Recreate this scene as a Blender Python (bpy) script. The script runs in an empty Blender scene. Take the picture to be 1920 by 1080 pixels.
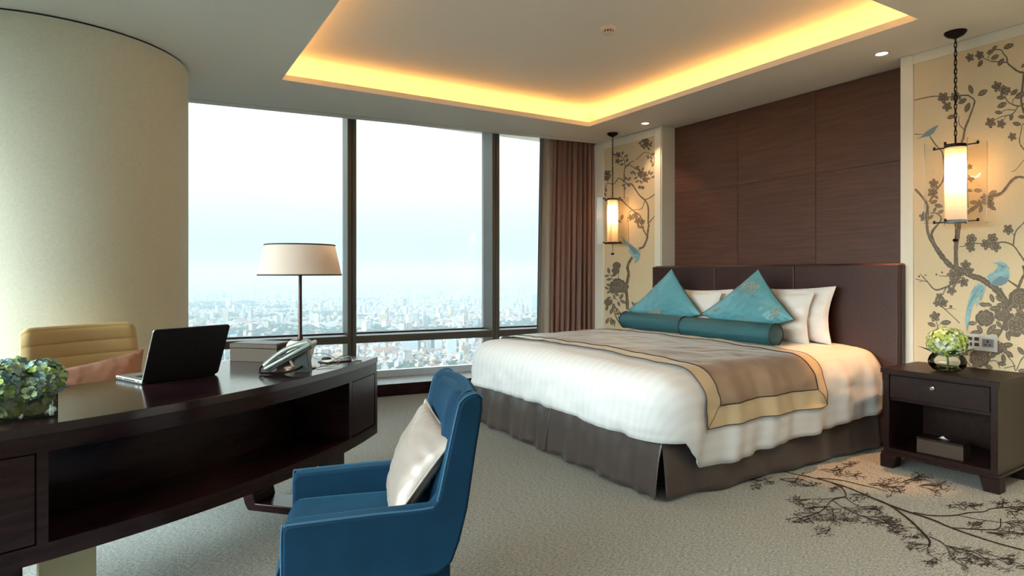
import bpy, math, random
from mathutils import Vector, Matrix, noise
random.seed(11)
R = math.radians
PI = math.pi
SC = bpy.context.scene
COL = SC.collection

# ---------------------------------------------------------------- camera, sky, sun, exposure
H = 1.25
F = 1162.0
CY = 511.0
YAW = math.atan(696 / 1162)
SY_, CY_ = math.sin(YAW), math.cos(YAW)
cam = bpy.data.cameras.new('camera')
cam.sensor_width = 36.0
cam.lens = F / 1920 * 36.0
cam.shift_y = (CY - 540) / 1920
cam.clip_start = 0.05
cam.clip_end = 40000
camo = bpy.data.objects.new('camera', cam)
COL.objects.link(camo)
camo.location = (0, 0, H)
camo.rotation_euler = (PI / 2, 0, -YAW)
SC.camera = camo
SC.view_settings.view_transform = 'Standard'
SC.view_settings.look = 'None'
SC.view_settings.exposure = 0.43
SC.view_settings.gamma = 1.0
SC.view_settings.use_curve_mapping = False
cy = SC.cycles
cy.use_denoising = True
try:
    cy.denoiser = 'OPENIMAGEDENOISE'
    cy.denoising_input_passes = 'RGB_ALBEDO_NORMAL'
except Exception:
    pass
cy.max_bounces = 9
cy.diffuse_bounces = 5
cy.glossy_bounces = 4
cy.transmission_bounces = 8
cy.transparent_max_bounces = 16
cy.volume_bounces = 1
cy.sample_clamp_indirect = 6
cy.caustics_reflective = False
cy.caustics_refractive = False

W = bpy.data.worlds.new('world')
SC.world = W
W.use_nodes = True
nt = W.node_tree
nt.nodes.clear()
out = nt.nodes.new('ShaderNodeOutputWorld')
bg = nt.nodes.new('ShaderNodeBackground')
tc = nt.nodes.new('ShaderNodeTexCoord')
sep = nt.nodes.new('ShaderNodeSeparateXYZ')
ramp = nt.nodes.new('ShaderNodeValToRGB')          # radiance by elevation
nt.links.new(tc.outputs['Generated'], sep.inputs[0])
nt.links.new(sep.outputs['Z'], ramp.inputs[0])
SKY = [(0.0, (.58, .70, .73)), (0.05, (.68, .78, .78)), (0.12, (.92, .98, .94)), (0.22, (1.15, 1.2, 1.13)), (0.5, (1.72, 1.94, 2.06)), (1.0, (2.05, 2.32, 2.5))]
el = ramp.color_ramp.elements
while len(el) < len(SKY):
    el.new(0.5)
for e, (p, c) in zip(el, SKY):
    e.position = p
    e.color = (*c, 1)
# sky radiance boosted towards the unseen left (-X), added to brighten the room
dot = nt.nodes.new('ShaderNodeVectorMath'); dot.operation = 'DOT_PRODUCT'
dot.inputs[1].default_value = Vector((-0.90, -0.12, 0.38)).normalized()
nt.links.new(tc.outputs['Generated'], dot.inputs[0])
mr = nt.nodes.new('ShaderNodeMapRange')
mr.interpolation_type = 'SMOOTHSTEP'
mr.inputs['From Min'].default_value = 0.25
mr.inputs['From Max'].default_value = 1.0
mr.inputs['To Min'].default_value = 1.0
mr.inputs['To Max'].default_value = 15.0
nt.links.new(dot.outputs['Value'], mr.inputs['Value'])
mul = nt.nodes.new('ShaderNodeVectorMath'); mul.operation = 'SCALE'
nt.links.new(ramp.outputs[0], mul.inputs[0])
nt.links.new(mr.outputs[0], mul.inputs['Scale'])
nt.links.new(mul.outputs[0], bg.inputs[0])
bg.inputs[1].default_value = 1.0
nt.links.new(bg.outputs[0], out.inputs[0])
W.cycles.sampling_method = 'MANUAL'
W.cycles.sample_map_resolution = 512

def light(name, kind, loc, energy, color, rot=(0, 0, 0), **kw):
    l = bpy.data.lights.new(name, kind)
    l.energy = energy
    l.color = color
    for k, v in kw.items():
        setattr(l, k, v)
    o = bpy.data.objects.new(name, l)
    COL.objects.link(o)
    o.location = loc
    o.rotation_euler = rot
    return o

sun = light('sun', 'SUN', (0, -20, 50), 0.8, (1.0, .93, .82), angle=R(2.0))
sun.rotation_euler = Vector((-0.25, 0.62, -0.62)).to_track_quat('-Z', 'Y').to_euler()   # from behind the tower on to the city

WARM = (1.0, .62, .30)
# ---------------------------------------------------------------- measuring helpers
def ray(u, v):
    a = (u - 960) / F
    b = (CY - v) / F
    return (SY_ + a * CY_, CY_ - a * SY_, b)
def at_z(u, v, z):
    r = ray(u, v); t = (z - H) / r[2]
    return Vector((r[0] * t, r[1] * t, z))
def at_x(u, v, X):
    r = ray(u, v); t = X / r[0]
    return Vector((X, r[1] * t, H + r[2] * t))

# ---------------------------------------------------------------- materials
MATS = {}
def mat(name, col, rough=.5, metal=0.0, spec=.5, noise_amt=0.0, noise_scale=20, bump=0.0, bump_scale=200, stretch=(1, 1, 1),
        emit=None, emit_s=0, sheen=0, coat=0, trans=0, ior=1.45, col2=None, alpha=1, sub=0, aniso=0):
    if name in MATS:
        return MATS[name]
    m = bpy.data.materials.new(name)
    m.use_nodes = True
    n = m.node_tree.nodes; l = m.node_tree.links
    p = n['Principled BSDF']
    p.inputs['Base Color'].default_value = (*col, 1)
    p.inputs['Roughness'].default_value = rough
    p.inputs['Metallic'].default_value = metal
    p.inputs['Specular IOR Level'].default_value = spec
    p.inputs['IOR'].default_value = ior
    p.inputs['Coat Weight'].default_value = coat
    p.inputs['Coat Roughness'].default_value = .12
    p.inputs['Sheen Weight'].default_value = sheen
    p.inputs['Sheen Roughness'].default_value = .35
    p.inputs['Transmission Weight'].default_value = trans
    p.inputs['Anisotropic'].default_value = aniso
    if emit:
        p.inputs['Emission Color'].default_value = (*emit, 1)
        p.inputs['Emission Strength'].default_value = emit_s
    if noise_amt or bump or col2:
        t = n.new('ShaderNodeTexCoord'); mp = n.new('ShaderNodeMapping')
        mp.inputs['Scale'].default_value = stretch
        l.new(t.outputs['Object'], mp.inputs[0])
    if noise_amt or col2:
        nz = n.new('ShaderNodeTexNoise')
        nz.inputs['Scale'].default_value = noise_scale
        nz.inputs['Detail'].default_value = 4
        l.new(mp.outputs[0], nz.inputs['Vector'])
        mx = n.new('ShaderNodeMix'); mx.data_type = 'RGBA'
        c2 = col2 if col2 else tuple(min(1, c * (1 + noise_amt)) for c in col)
        c1 = col if col2 else tuple(c * (1 - noise_amt) for c in col)
        mx.inputs[6].default_value = (*c1, 1); mx.inputs[7].default_value = (*c2, 1)
        rp = n.new('ShaderNodeMapRange'); rp.inputs['From Min'].default_value = .3; rp.inputs['From Max'].default_value = .7
        l.new(nz.outputs[0], rp.inputs[0])
        l.new(rp.outputs[0], mx.inputs[0])
        l.new(mx.outputs[2], p.inputs['Base Color'])
    if bump:
        nb = n.new('ShaderNodeTexNoise')
        nb.inputs['Scale'].default_value = bump_scale
        nb.inputs['Detail'].default_value = 3
        l.new(mp.outputs[0], nb.inputs['Vector'])
        b = n.new('ShaderNodeBump'); b.inputs['Strength'].default_value = bump; b.inputs['Distance'].default_value = .003
        l.new(nb.outputs[0], b.inputs['Height'])
        l.new(b.outputs[0], p.inputs['Normal'])
    MATS[name] = m
    return m

def weave_mat(name, c1, c2, sx, sy, sz, rough=.8, bump=.3, sheen=0):
    """cloth / grasscloth: two crossed stretched noises"""
    m = bpy.data.materials.new(name); m.use_nodes = True
    n = m.node_tree.nodes; l = m.node_tree.links; p = n['Principled BSDF']
    p.inputs['Roughness'].default_value = rough
    p.inputs['Specular IOR Level'].default_value = .12
    p.inputs['Sheen Weight'].default_value = sheen
    t = n.new('ShaderNodeTexCoord')
    outs = []
    for s in (sx, sy):
        mp = n.new('ShaderNodeMapping'); mp.inputs['Scale'].default_value = s
        nz = n.new('ShaderNodeTexNoise'); nz.inputs['Scale'].default_value = sz; nz.inputs['Detail'].default_value = 2
        l.new(t.outputs['Object'], mp.inputs[0]); l.new(mp.outputs[0], nz.inputs['Vector']); outs.append(nz.outputs[0])
    a = n.new('ShaderNodeMath'); a.operation = 'ADD'; l.new(outs[0], a.inputs[0]); l.new(outs[1], a.inputs[1])
    r = n.new('ShaderNodeMapRange'); r.inputs['From Min'].default_value = .7; r.inputs['From Max'].default_value = 1.3
    l.new(a.outputs[0], r.inputs[0])
    mx = n.new('ShaderNodeMix'); mx.data_type = 'RGBA'; mx.inputs[6].default_value = (*c1, 1); mx.inputs[7].default_value = (*c2, 1)
    l.new(r.outputs[0], mx.inputs[0]); l.new(mx.outputs[2], p.inputs['Base Color'])
    b = n.new('ShaderNodeBump'); b.inputs['Strength'].default_value = bump; b.inputs['Distance'].default_value = .002
    l.new(a.outputs[0], b.inputs['Height']); l.new(b.outputs[0], p.inputs['Normal'])
    return m

def wood_mat(name, c1, c2, scale, rough, stretch, coat=0, bump=.05, band=None):
    m = bpy.data.materials.new(name); m.use_nodes = True
    n = m.node_tree.nodes; l = m.node_tree.links; p = n['Principled BSDF']
    p.inputs['Roughness'].default_value = rough
    p.inputs['Coat Weight'].default_value = coat
    p.inputs['Coat Roughness'].default_value = .1
    t = n.new('ShaderNodeTexCoord'); mp = n.new('ShaderNodeMapping'); mp.inputs['Scale'].default_value = stretch
    l.new(t.outputs['Object'], mp.inputs[0])
    nz = n.new('ShaderNodeTexNoise'); nz.inputs['Scale'].default_value = scale; nz.inputs['Detail'].default_value = 8; nz.inputs['Distortion'].default_value = .6
    l.new(mp.outputs[0], nz.inputs['Vector'])
    r = n.new('ShaderNodeMapRange'); r.inputs['From Min'].default_value = .32; r.inputs['From Max'].default_value = .68
    l.new(nz.outputs[0], r.inputs[0])
    mx = n.new('ShaderNodeMix'); mx.data_type = 'RGBA'; mx.inputs[6].default_value = (*c1, 1); mx.inputs[7].default_value = (*c2, 1)
    l.new(r.outputs[0], mx.inputs[0]); l.new(mx.outputs[2], p.inputs['Base Color'])
    b = n.new('ShaderNodeBump'); b.inputs['Strength'].default_value = bump; b.inputs['Distance'].default_value = .001
    l.new(nz.outputs[0], b.inputs['Height']); l.new(b.outputs[0], p.inputs['Normal'])
    return m

def pane_mat(name, tint, ior=1.45, gain=1.0, top=1.0):
    """thin clear sheet: passes light straight through and mirrors by Fresnel"""
    m = bpy.data.materials.new(name); m.use_nodes = True
    n = m.node_tree.nodes; l = m.node_tree.links; n.clear()
    o = n.new('ShaderNodeOutputMaterial'); tr = n.new('ShaderNodeBsdfTransparent'); gl = n.new('ShaderNodeBsdfGlossy')
    gl.inputs['Roughness'].default_value = 0.0
    tr.inputs[0].default_value = (*tint, 1)
    fr = n.new('ShaderNodeFresnel'); fr.inputs[0].default_value = ior
    mg = n.new('ShaderNodeMath'); mg.operation = 'MULTIPLY'; mg.inputs[1].default_value = gain; mg.use_clamp = True
    mx = n.new('ShaderNodeMixShader')
    mn = n.new('ShaderNodeMath'); mn.operation = 'MINIMUM'; mn.inputs[1].default_value = top
    l.new(fr.outputs[0], mg.inputs[0]); l.new(mg.outputs[0], mn.inputs[0]); l.new(mn.outputs[0], mx.inputs[0]); l.new(tr.outputs[0], mx.inputs[1]); l.new(gl.outputs[0], mx.inputs[2])
    l.new(mx.outputs[0], o.inputs[0])
    return m

M_ceil = mat('ceiling_paint', (.82, .81, .77), .75)
M_white = mat('cream_paint', (.80, .75, .64), .55)
M_led = mat('led_strip', (1, .6, .2), emit=(1, .47, .11), emit_s=12.5)
M_column = weave_mat('grasscloth', (.66, .64, .52), (.82, .80, .68), (1, 1, 14), (14, 14, 1), 50, .75, .35)
M_panelwood = wood_mat('brown_veneer', (.070, .027, .018), (.122, .048, .032), 3.0, .45, (.6, 1.0, 16))
M_dark = wood_mat('espresso_wood', (.009, .0032, .0042), (.023, .008, .010), 3.5, .20, (1.2, 1.2, 10), coat=.0)
M_desktop = wood_mat('espresso_desktop', (.009, .0032, .0042), (.023, .008, .010), 3.5, .16, (1.2, 1.2, 10), coat=.15)
M_dark.node_tree.nodes['Principled BSDF'].inputs['Specular IOR Level'].default_value = .22
M_dark2 = wood_mat('espresso_wood_nightstand', (.0075, .0022, .0020), (.020, .006, .0048), 3.5, .40, (10, 1.2, 10), coat=.0)
M_dark2.node_tree.nodes['Principled BSDF'].inputs['Specular IOR Level'].default_value = .2
M_frame = mat('bronze_window_frame', (.115, .105, .092), .38, .35)
M_sill = mat('pale_sill', (.62, .70, .78), .35)
M_glass = pane_mat('window_glass', (.93, .97, .965), 1.45)
M_clear = pane_mat('clear_acrylic', (.965, .96, .95), 1.42, .8, .10)
M_edge = mat('acrylic_edge', (.75, .72, .66), .2, trans=.7)
M_clearbowl = pane_mat('clear_glass', (.93, .96, .94), 1.5, 1.0)
M_iron = mat('dark_iron', (.018, .013, .011), .38, .8)
M_paper = None
M_leather = mat('brown_leather', (.040, .014, .012), .34, noise_amt=.25, noise_scale=60, bump=.25, bump_scale=500)
M_duvet = mat('white_duvet', (.80, .80, .79), .62, sheen=.1)
M_pillow = mat('white_pillow', (.72, .69, .67), .7, sheen=.1)
M_runner = mat('taupe_satin', (.27, .19, .135), .36, noise_amt=.15, noise_scale=6, sheen=.3)
M_border = mat('gold_satin_border', (.50, .40, .26), .38, sheen=.25)
M_piping = mat('dark_piping', (.02, .014, .016), .6)
M_skirt = mat('taupe_skirt', (.066, .050, .045), .30, noise_amt=.2, noise_scale=40, sheen=.15, stretch=(1, 1, 6))
M_curtain = mat('brown_curtain', (.23, .13, .105), .62, sheen=.3)
M_curtain2 = mat('taupe_curtain_edge', (.33, .29, .25), .6, sheen=.2)
M_teal = mat('turquoise_silk', (.10, .30, .36), .33, sheen=.3, noise_amt=.12, noise_scale=5)
M_silkpat = mat('gold_silk_embroidery', (.36, .42, .36), .4)
M_bolster = None
M_velvet = mat('blue_velvet', (.0012, .022, .050), .8, spec=.2, sheen=.26, noise_amt=.18, noise_scale=8)
MATS['blue_velvet'].node_tree.nodes['Principled BSDF'].inputs['Sheen Tint'].default_value = (.12, .42, .68, 1)
M_silver = mat('champagne_satin', (.27, .225, .20), .38, metal=.15, sheen=.2)
M_cream = mat('cream_leather', (.56, .395, .18), .42)
M_pink = mat('rose_satin', (.42, .22, .155), .33, metal=.15, sheen=.2, noise_amt=.1, noise_scale=90, stretch=(8, 8, 1))
M_black = mat('black_plastic', (.008, .008, .010), .45)
M_blacklid = mat('charcoal_lid', (.010, .011, .014), .5, noise_amt=.2, noise_scale=400)
M_alu = mat('brushed_aluminium', (.55, .57, .58), .3, .9)
M_box = mat('bronze_leatherette', (.060, .042, .030), .55, spec=.25, noise_amt=.2, noise_scale=200, bump=.1, bump_scale=300)
M_boxtop = mat('dark_leather_top', (.018, .022, .035), .35)
M_porc = mat('pale_porcelain', (.66, .60, .52), .25, coat=.3)
M_bronze = mat('dark_bronze', (.050, .024, .018), .35, .6)
M_shade = None
M_phone = mat('silver_grey_plastic', (.30, .33, .31), .3, .45)
M_phoned = mat('dark_grey_plastic', (.035, .045, .042), .35)
M_copper = mat('copper_disc', (.42, .22, .13), .25, .8)
M_chrome = mat('chrome', (.75, .75, .76), .12, 1.0)
M_plate = mat('silver_switch_plate', (.60, .60, .58), .35, .3)
M_key = mat('dark_switch_key', (.045, .045, .05), .4)
M_grey = mat('grey_socket', (.20, .20, .21), .4)
M_champ = mat('champagne_lacquer', (.42, .38, .24), .35)
M_whitepl = mat('white_plastic', (.72, .68, .62), .5)
M_leaf = mat('green_leaf', (.030, .075, .022), .5)
M_stem = mat('green_stem', (.10, .17, .04), .5)
M_pet = [mat('petal_lime', (.42, .52, .10), .6), mat('petal_pale_green', (.58, .66, .36), .6), mat('petal_cream', (.66, .68, .52), .6), mat('petal_blue_green', (.20, .34, .30), .6)]
M_petd = [mat('petal_leafy_green', (.24, .36, .06), .6), mat('petal_sage', (.46, .56, .30), .6), mat('petal_blue_grey', (.30, .44, .45), .6), mat('petal_deep_teal', (.10, .20, .20), .6)]
M_wall = mat('plain_wall', (.62, .58, .50), .8)
M_motif = mat('mural_sepia', (.15, .115, .082), .6, noise_amt=.25, noise_scale=60)
M_motif2 = mat('mural_light_outline', (.33, .27, .19), .6)
M_bird = mat('mural_blue_bird', (.25, .44, .48), .6, noise_amt=.2, noise_scale=40)
M_bird2 = mat('mural_slate_bird', (.17, .26, .31), .6)
M_silkwall = weave_mat('silk_wallpaper', (.69, .55, .36), (.73, .59, .39), (1, 1, 6), (6, 6, 1), 40, .55, .08)

def carpet():
    m = bpy.data.materials.new('carpet'); m.use_nodes = True
    n = m.node_tree.nodes; l = m.node_tree.links; p = n['Principled BSDF']
    p.inputs['Roughness'].default_value = .95; p.inputs['Specular IOR Level'].default_value = .1
    p.inputs['Sheen Weight'].default_value = .2
    t = n.new('ShaderNodeTexCoord')
    a = n.new('ShaderNodeTexNoise'); a.inputs['Scale'].default_value = 95; a.inputs['Detail'].default_value = 4; a.inputs['Roughness'].default_value = .8
    mp = n.new('ShaderNodeMapping'); mp.inputs['Scale'].default_value = (3.0, 14, 1); mp.inputs['Rotation'].default_value = (0, 0, .3)
    b = n.new('ShaderNodeTexNoise'); b.inputs['Scale'].default_value = 16; b.inputs['Detail'].default_value = 3
    l.new(t.outputs['Object'], a.inputs['Vector']); l.new(t.outputs['Object'], mp.inputs[0]); l.new(mp.outputs[0], b.inputs['Vector'])
    ad = n.new('ShaderNodeMath'); ad.operation = 'ADD'; l.new(a.outputs[0], ad.inputs[0]); l.new(b.outputs[0], ad.inputs[1])
    r = n.new('ShaderNodeMapRange'); r.inputs['From Min'].default_value = .80; r.inputs['From Max'].default_value = 1.20; l.new(ad.outputs[0], r.inputs[0])
    mx = n.new('ShaderNodeMix'); mx.data_type = 'RGBA'
    mx.inputs[6].default_value = (.115, .119, .108, 1); mx.inputs[7].default_value = (.37, .382, .35, 1)
    l.new(r.outputs[0], mx.inputs[0]); l.new(mx.outputs[2], p.inputs['Base Color'])
    bp = n.new('ShaderNodeBump'); bp.inputs['Strength'].default_value = .9; bp.inputs['Distance'].default_value = .006
    l.new(a.outputs[0], bp.inputs['Height']); l.new(bp.outputs[0], p.inputs['Normal'])
    return m
M_carpet = carpet()
M_carpetd = mat('carpet_dark_yarn', (.032, .025, .022), .95, spec=.1, bump=.5, bump_scale=120)

def bolster_mat():
    m = bpy.data.materials.new('teal_woven_zigzag'); m.use_nodes = True
    n = m.node_tree.nodes; l = m.node_tree.links; p = n['Principled BSDF']
    t = n.new('ShaderNodeTexCoord'); uv = t.outputs['UV']
    s = n.new('ShaderNodeSeparateXYZ'); l.new(uv, s.inputs[0])
    # uv in metres: x along, y around; zigzag rows
    w = n.new('ShaderNodeMath'); w.operation = 'PINGPONG'; w.inputs[1].default_value = .006; l.new(s.outputs[0], w.inputs[0])
    a = n.new('ShaderNodeMath'); a.operation = 'ADD'; l.new(w.outputs[0], a.inputs[0]); l.new(s.outputs[1], a.inputs[1])
    b = n.new('ShaderNodeMath'); b.operation = 'PINGPONG'; b.inputs[1].default_value = .0055; l.new(a.outputs[0], b.inputs[0])
    r = n.new('ShaderNodeMapRange'); r.inputs['From Min'].default_value = .0012; r.inputs['From Max'].default_value = .0045; l.new(b.outputs[0], r.inputs[0])
    mx = n.new('ShaderNodeMix'); mx.data_type = 'RGBA'
    mx.inputs[6].default_value = (.006, .048, .064, 1); mx.inputs[7].default_value = (.040, .17, .20, 1)
    l.new(r.outputs[0], mx.inputs[0]); l.new(mx.outputs[2], p.inputs['Base Color'])
    rr = n.new('ShaderNodeMapRange'); rr.inputs['To Min'].default_value = .5; rr.inputs['To Max'].default_value = .25; l.new(r.outputs[0], rr.inputs[0]); l.new(rr.outputs[0], p.inputs['Roughness'])
    p.inputs['Metallic'].default_value = .25
    bp = n.new('ShaderNodeBump'); bp.inputs['Strength'].default_value = .5; bp.inputs['Distance'].default_value = .002
    l.new(r.outputs[0], bp.inputs['Height']); l.new(bp.outputs[0], p.inputs['Normal'])
    return m
M_bolster = bolster_mat()

def duvet_mat():
    """white cotton with tone-on-tone satin stripes across the bed"""
    m = M_duvet; n = m.node_tree.nodes; l = m.node_tree.links; p = n['Principled BSDF']
    t = n.new('ShaderNodeTexCoord'); s = n.new('ShaderNodeSeparateXYZ'); l.new(t.outputs['UV'], s.inputs[0])
    w = n.new('ShaderNodeMath'); w.operation = 'PINGPONG'; w.inputs[1].default_value = .034; l.new(s.outputs[0], w.inputs[0])
    g = n.new('ShaderNodeMapRange'); g.inputs['From Min'].default_value = .015; g.inputs['From Max'].default_value = .019; l.new(w.outputs[0], g.inputs[0])
    r = n.new('ShaderNodeMapRange'); r.inputs['To Min'].default_value = .45; r.inputs['To Max'].default_value = .65; l.new(g.outputs[0], r.inputs[0])
    l.new(r.outputs[0], p.inputs['Roughness'])
    mx = n.new('ShaderNodeMix'); mx.data_type = 'RGBA'; mx.inputs[6].default_value = (.66, .675, .70, 1); mx.inputs[7].default_value = (.635, .65, .675, 1)
    l.new(g.outputs[0], mx.inputs[0]); l.new(mx.outputs[2], p.inputs['Base Color'])
duvet_mat()

def shade_mat(name, col, tcol, frac, emit=0):
    m = bpy.data.materials.new(name); m.use_nodes = True
    n = m.node_tree.nodes; l = m.node_tree.links; n.clear()
    o = n.new('ShaderNodeOutputMaterial'); d = n.new('ShaderNodeBsdfDiffuse'); t = n.new('ShaderNodeBsdfTranslucent'); mx = n.new('ShaderNodeMixShader')
    d.inputs[0].default_value = (*col, 1); t.inputs[0].default_value = (*tcol, 1); mx.inputs[0].default_value = frac
    l.new(d.outputs[0], mx.inputs[1]); l.new(t.outputs[0], mx.inputs[2]); l.new(mx.outputs[0], o.inputs[0])
    return m
M_shade = shade_mat('cream_silk_shade', (.80, .72, .66), (1.0, .62, .38), .38)

def paper_mat():
    m = bpy.data.materials.new('warm_paper_shade'); m.use_nodes = True
    n = m.node_tree.nodes; l = m.node_tree.links; n.clear()
    o = n.new('ShaderNodeOutputMaterial'); t = n.new('ShaderNodeBsdfTranslucent'); tr = n.new('ShaderNodeBsdfTransparent'); mx = n.new('ShaderNodeMixShader')
    t.inputs[0].default_value = (1.0, .86, .66, 1); tr.inputs[0].default_value = (1, .88, .70, 1); mx.inputs[0].default_value = .22
    l.new(t.outputs[0], mx.inputs[1]); l.new(tr.outputs[0], mx.inputs[2]); l.new(mx.outputs[0], o.inputs[0])
    return m
M_paper = paper_mat()

# ---------------------------------------------------------------- mesh builder
class MB:
    def __init__(s):
        s.v = []; s.f = []; s.m = []; s.uv = {}
    def add(s, vs, fs, mi=0):
        o = len(s.v); s.v += [tuple(v) for v in vs]
        for f in fs:
            s.f.append(tuple(i + o for i in f)); s.m.append(mi)
        return o
    def box(s, x0, x1, y0, y1, z0, z1, mi=0, M=None):
        vs = [Vector((x, y, z)) for z in (z0, z1) for y in (y0, y1) for x in (x0, x1)]
        if M: vs = [M @ v for v in vs]
        s.add(vs, [(0, 2, 3, 1), (4, 5, 7, 6), (0, 1, 5, 4), (1, 3, 7, 5), (3, 2, 6, 7), (2, 0, 4, 6)], mi); return s
    def prism(s, poly, z0, z1, mi=0, M=None):
        """poly: (x,y) list counter-clockwise"""
        n = len(poly)
        vs = [Vector((p[0], p[1], z0)) for p in poly] + [Vector((p[0], p[1], z1)) for p in poly]
        if M: vs = [M @ v for v in vs]
        s.add(vs, [tuple(range(n - 1, -1, -1)), tuple(range(n, 2 * n))] + [(i, (i + 1) % n, n + (i + 1) % n, n + i) for i in range(n)], mi); return s
    def tube(s, pts, r, n=8, mi=0, closed=False):
        pts = [Vector(p) for p in pts]; k = len(pts)
        rs = r if isinstance(r, (list, tuple)) else [r] * k
        up = None; rings = []
        for i, p in enumerate(pts):
            if closed: t = pts[(i + 1) % k] - pts[i - 1]
            else: t = pts[min(i + 1, k - 1)] - pts[max(i - 1, 0)]
            if t.length < 1e-9: t = Vector((0, 0, 1))
            t.normalize()
            if up is None:
                up = Vector((0, 0, 1)) if abs(t.z) < .9 else Vector((1, 0, 0))
            a = (up - t * up.dot(t)); a.normalize(); b = t.cross(a); up = a
            rings.append([p + (a * math.cos(2 * PI * j / n) + b * math.sin(2 * PI * j / n)) * rs[i] for j in range(n)])
        vs = [v for rg in rings for v in rg]; fs = []
        for i in range(k if closed else k - 1):
            i2 = (i + 1) % k
            for j in range(n):
                fs.append((i * n + j, i * n + (j + 1) % n, i2 * n + (j + 1) % n, i2 * n + j))
        if not closed:
            fs.append(tuple(range(n - 1, -1, -1))); fs.append(tuple((k - 1) * n + j for j in range(n)))
        s.add(vs, fs, mi); return s
    def lathe(s, prof, n=32, mi=0, c=(0, 0, 0), cap=True):
        vs = []; fs = []; k = len(prof)
        for (r, z) in prof:
            for j in range(n):
                a = 2 * PI * j / n
                vs.append((c[0] + r * math.cos(a), c[1] + r * math.sin(a), c[2] + z))
        for i in range(k - 1):
            for j in range(n):
                fs.append((i * n + j, i * n + (j + 1) % n, (i + 1) * n + (j + 1) % n, (i + 1) * n + j))
        if cap:
            fs.append(tuple(range(n - 1, -1, -1))); fs.append(tuple((k - 1) * n + j for j in range(n)))
        s.add(vs, fs, mi); return s
    def grid(s, fn, nu, nv, mi=0, uvf=None):
        vs = [fn(i / nu, j / nv) for j in range(nv + 1) for i in range(nu + 1)]
        o = s.add(vs, [(j * (nu + 1) + i, j * (nu + 1) + i + 1, (j + 1) * (nu + 1) + i + 1, (j + 1) * (nu + 1) + i) for j in range(nv) for i in range(nu)], mi)
        if uvf:
            for j in range(nv + 1):
                for i in range(nu + 1):
                    s.uv[o + j * (nu + 1) + i] = uvf(i / nu, j / nv)
        return s
    def build(s, name, mats, parent=None, smooth=False, bevel=0, seg=2, angle=40, subsurf=0, solid=0, loc=None, rotz=None):
        me = bpy.data.meshes.new(name)
        me.from_pydata(s.v, [], s.f)
        if not isinstance(mats, (list, tuple)): mats = [mats]
        for m in mats: me.materials.append(m)
        me.polygons.foreach_set('material_index', s.m)
        if s.uv:
            ul = me.uv_layers.new(name='UVMap')
            for lp in me.loops:
                ul.data[lp.index].uv = s.uv.get(lp.vertex_index, (0, 0))
        if smooth:
            me.polygons.foreach_set('use_smooth', [True] * len(me.polygons))
            if angle < 180:
                me.set_sharp_from_angle(angle=R(angle))
        me.update()
        o = bpy.data.objects.new(name, me)
        COL.objects.link(o)
        if parent: o.parent = parent
        if loc: o.location = loc
        if rotz is not None: o.rotation_euler[2] = rotz
        if solid:
            md = o.modifiers.new('solid', 'SOLIDIFY'); md.thickness = solid; md.offset = 0
        if bevel:
            md = o.modifiers.new('bevel', 'BEVEL'); md.width = bevel; md.segments = seg; md.limit_method = 'ANGLE'; md.angle_limit = R(35)
        if subsurf:
            md = o.modifiers.new('sub', 'SUBSURF'); md.levels = subsurf; md.render_levels = subsurf
        return o

def tag(o, label=None, cat=None, group=None, kind=None):
    if label: o['label'] = label
    if cat: o['category'] = cat
    if group: o['group'] = group
    if kind: o['kind'] = kind
    return o
def thing(name, label, cat, loc=(0, 0, 0), rz=0, group=None):
    o = bpy.data.objects.new(name, None); COL.objects.link(o)
    o.empty_display_size = .05
    o.location = loc; o.rotation_euler = (0, 0, rz)
    return tag(o, label, cat, group)
def struct(o):
    o['kind'] = 'structure'; return o
def copy_tree(o, parent=None):
    c = o.copy(); COL.objects.link(c); c.parent = parent
    for ch in list(o.children):
        copy_tree(ch, c)
    return c
def catmull(pts, n=8):
    pts = [Vector(p) for p in pts]; P = [pts[0] * 2 - pts[1]] + pts + [pts[-1] * 2 - pts[-2]]; o = []
    for i in range(1, len(P) - 2):
        for k in range(n):
            t = k / n; a, b, c, d = P[i - 1:i + 3]
            o.append(.5 * ((2 * b) + (c - a) * t + (2 * a - 5 * b + 4 * c - d) * t * t + (3 * b - a - 3 * c + d) * t ** 3))
    o.append(pts[-1]); return o
def nz(x, y, z, s=1.0):
    return noise.noise(Vector((x * s, y * s, z * s)))

# ---------------------------------------------------------------- the room
ZC = 2.78           # ceiling
ZU = 2.98           # raised ceiling inside the cove
XW = 4.66           # wall face with the murals
WA = math.atan(.1130)
WD = Vector((math.cos(WA), -math.sin(WA), 0)); WN = Vector((math.sin(WA), math.cos(WA), 0)); WO = Vector((2.06, 5.94, 0))
def wp(x, off, z=0):
    """point on the window line at room x (measured at off 0), pushed outward by off"""
    s = (x - WO.x) / WD.x
    p = WO + WD * s + WN * off
    return Vector((p.x, p.y, z))
def wbox(mb, x0, x1, o0, o1, z0, z1, mi=0):
    a, b, c, d = wp(x0, o0), wp(x1, o0), wp(x1, o1), wp(x0, o1)
    mb.prism([(p.x, p.y) for p in (a, b, c, d)], z0, z1, mi)
XL = -3.0; YB = -2.2; XR = 5.0

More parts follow.
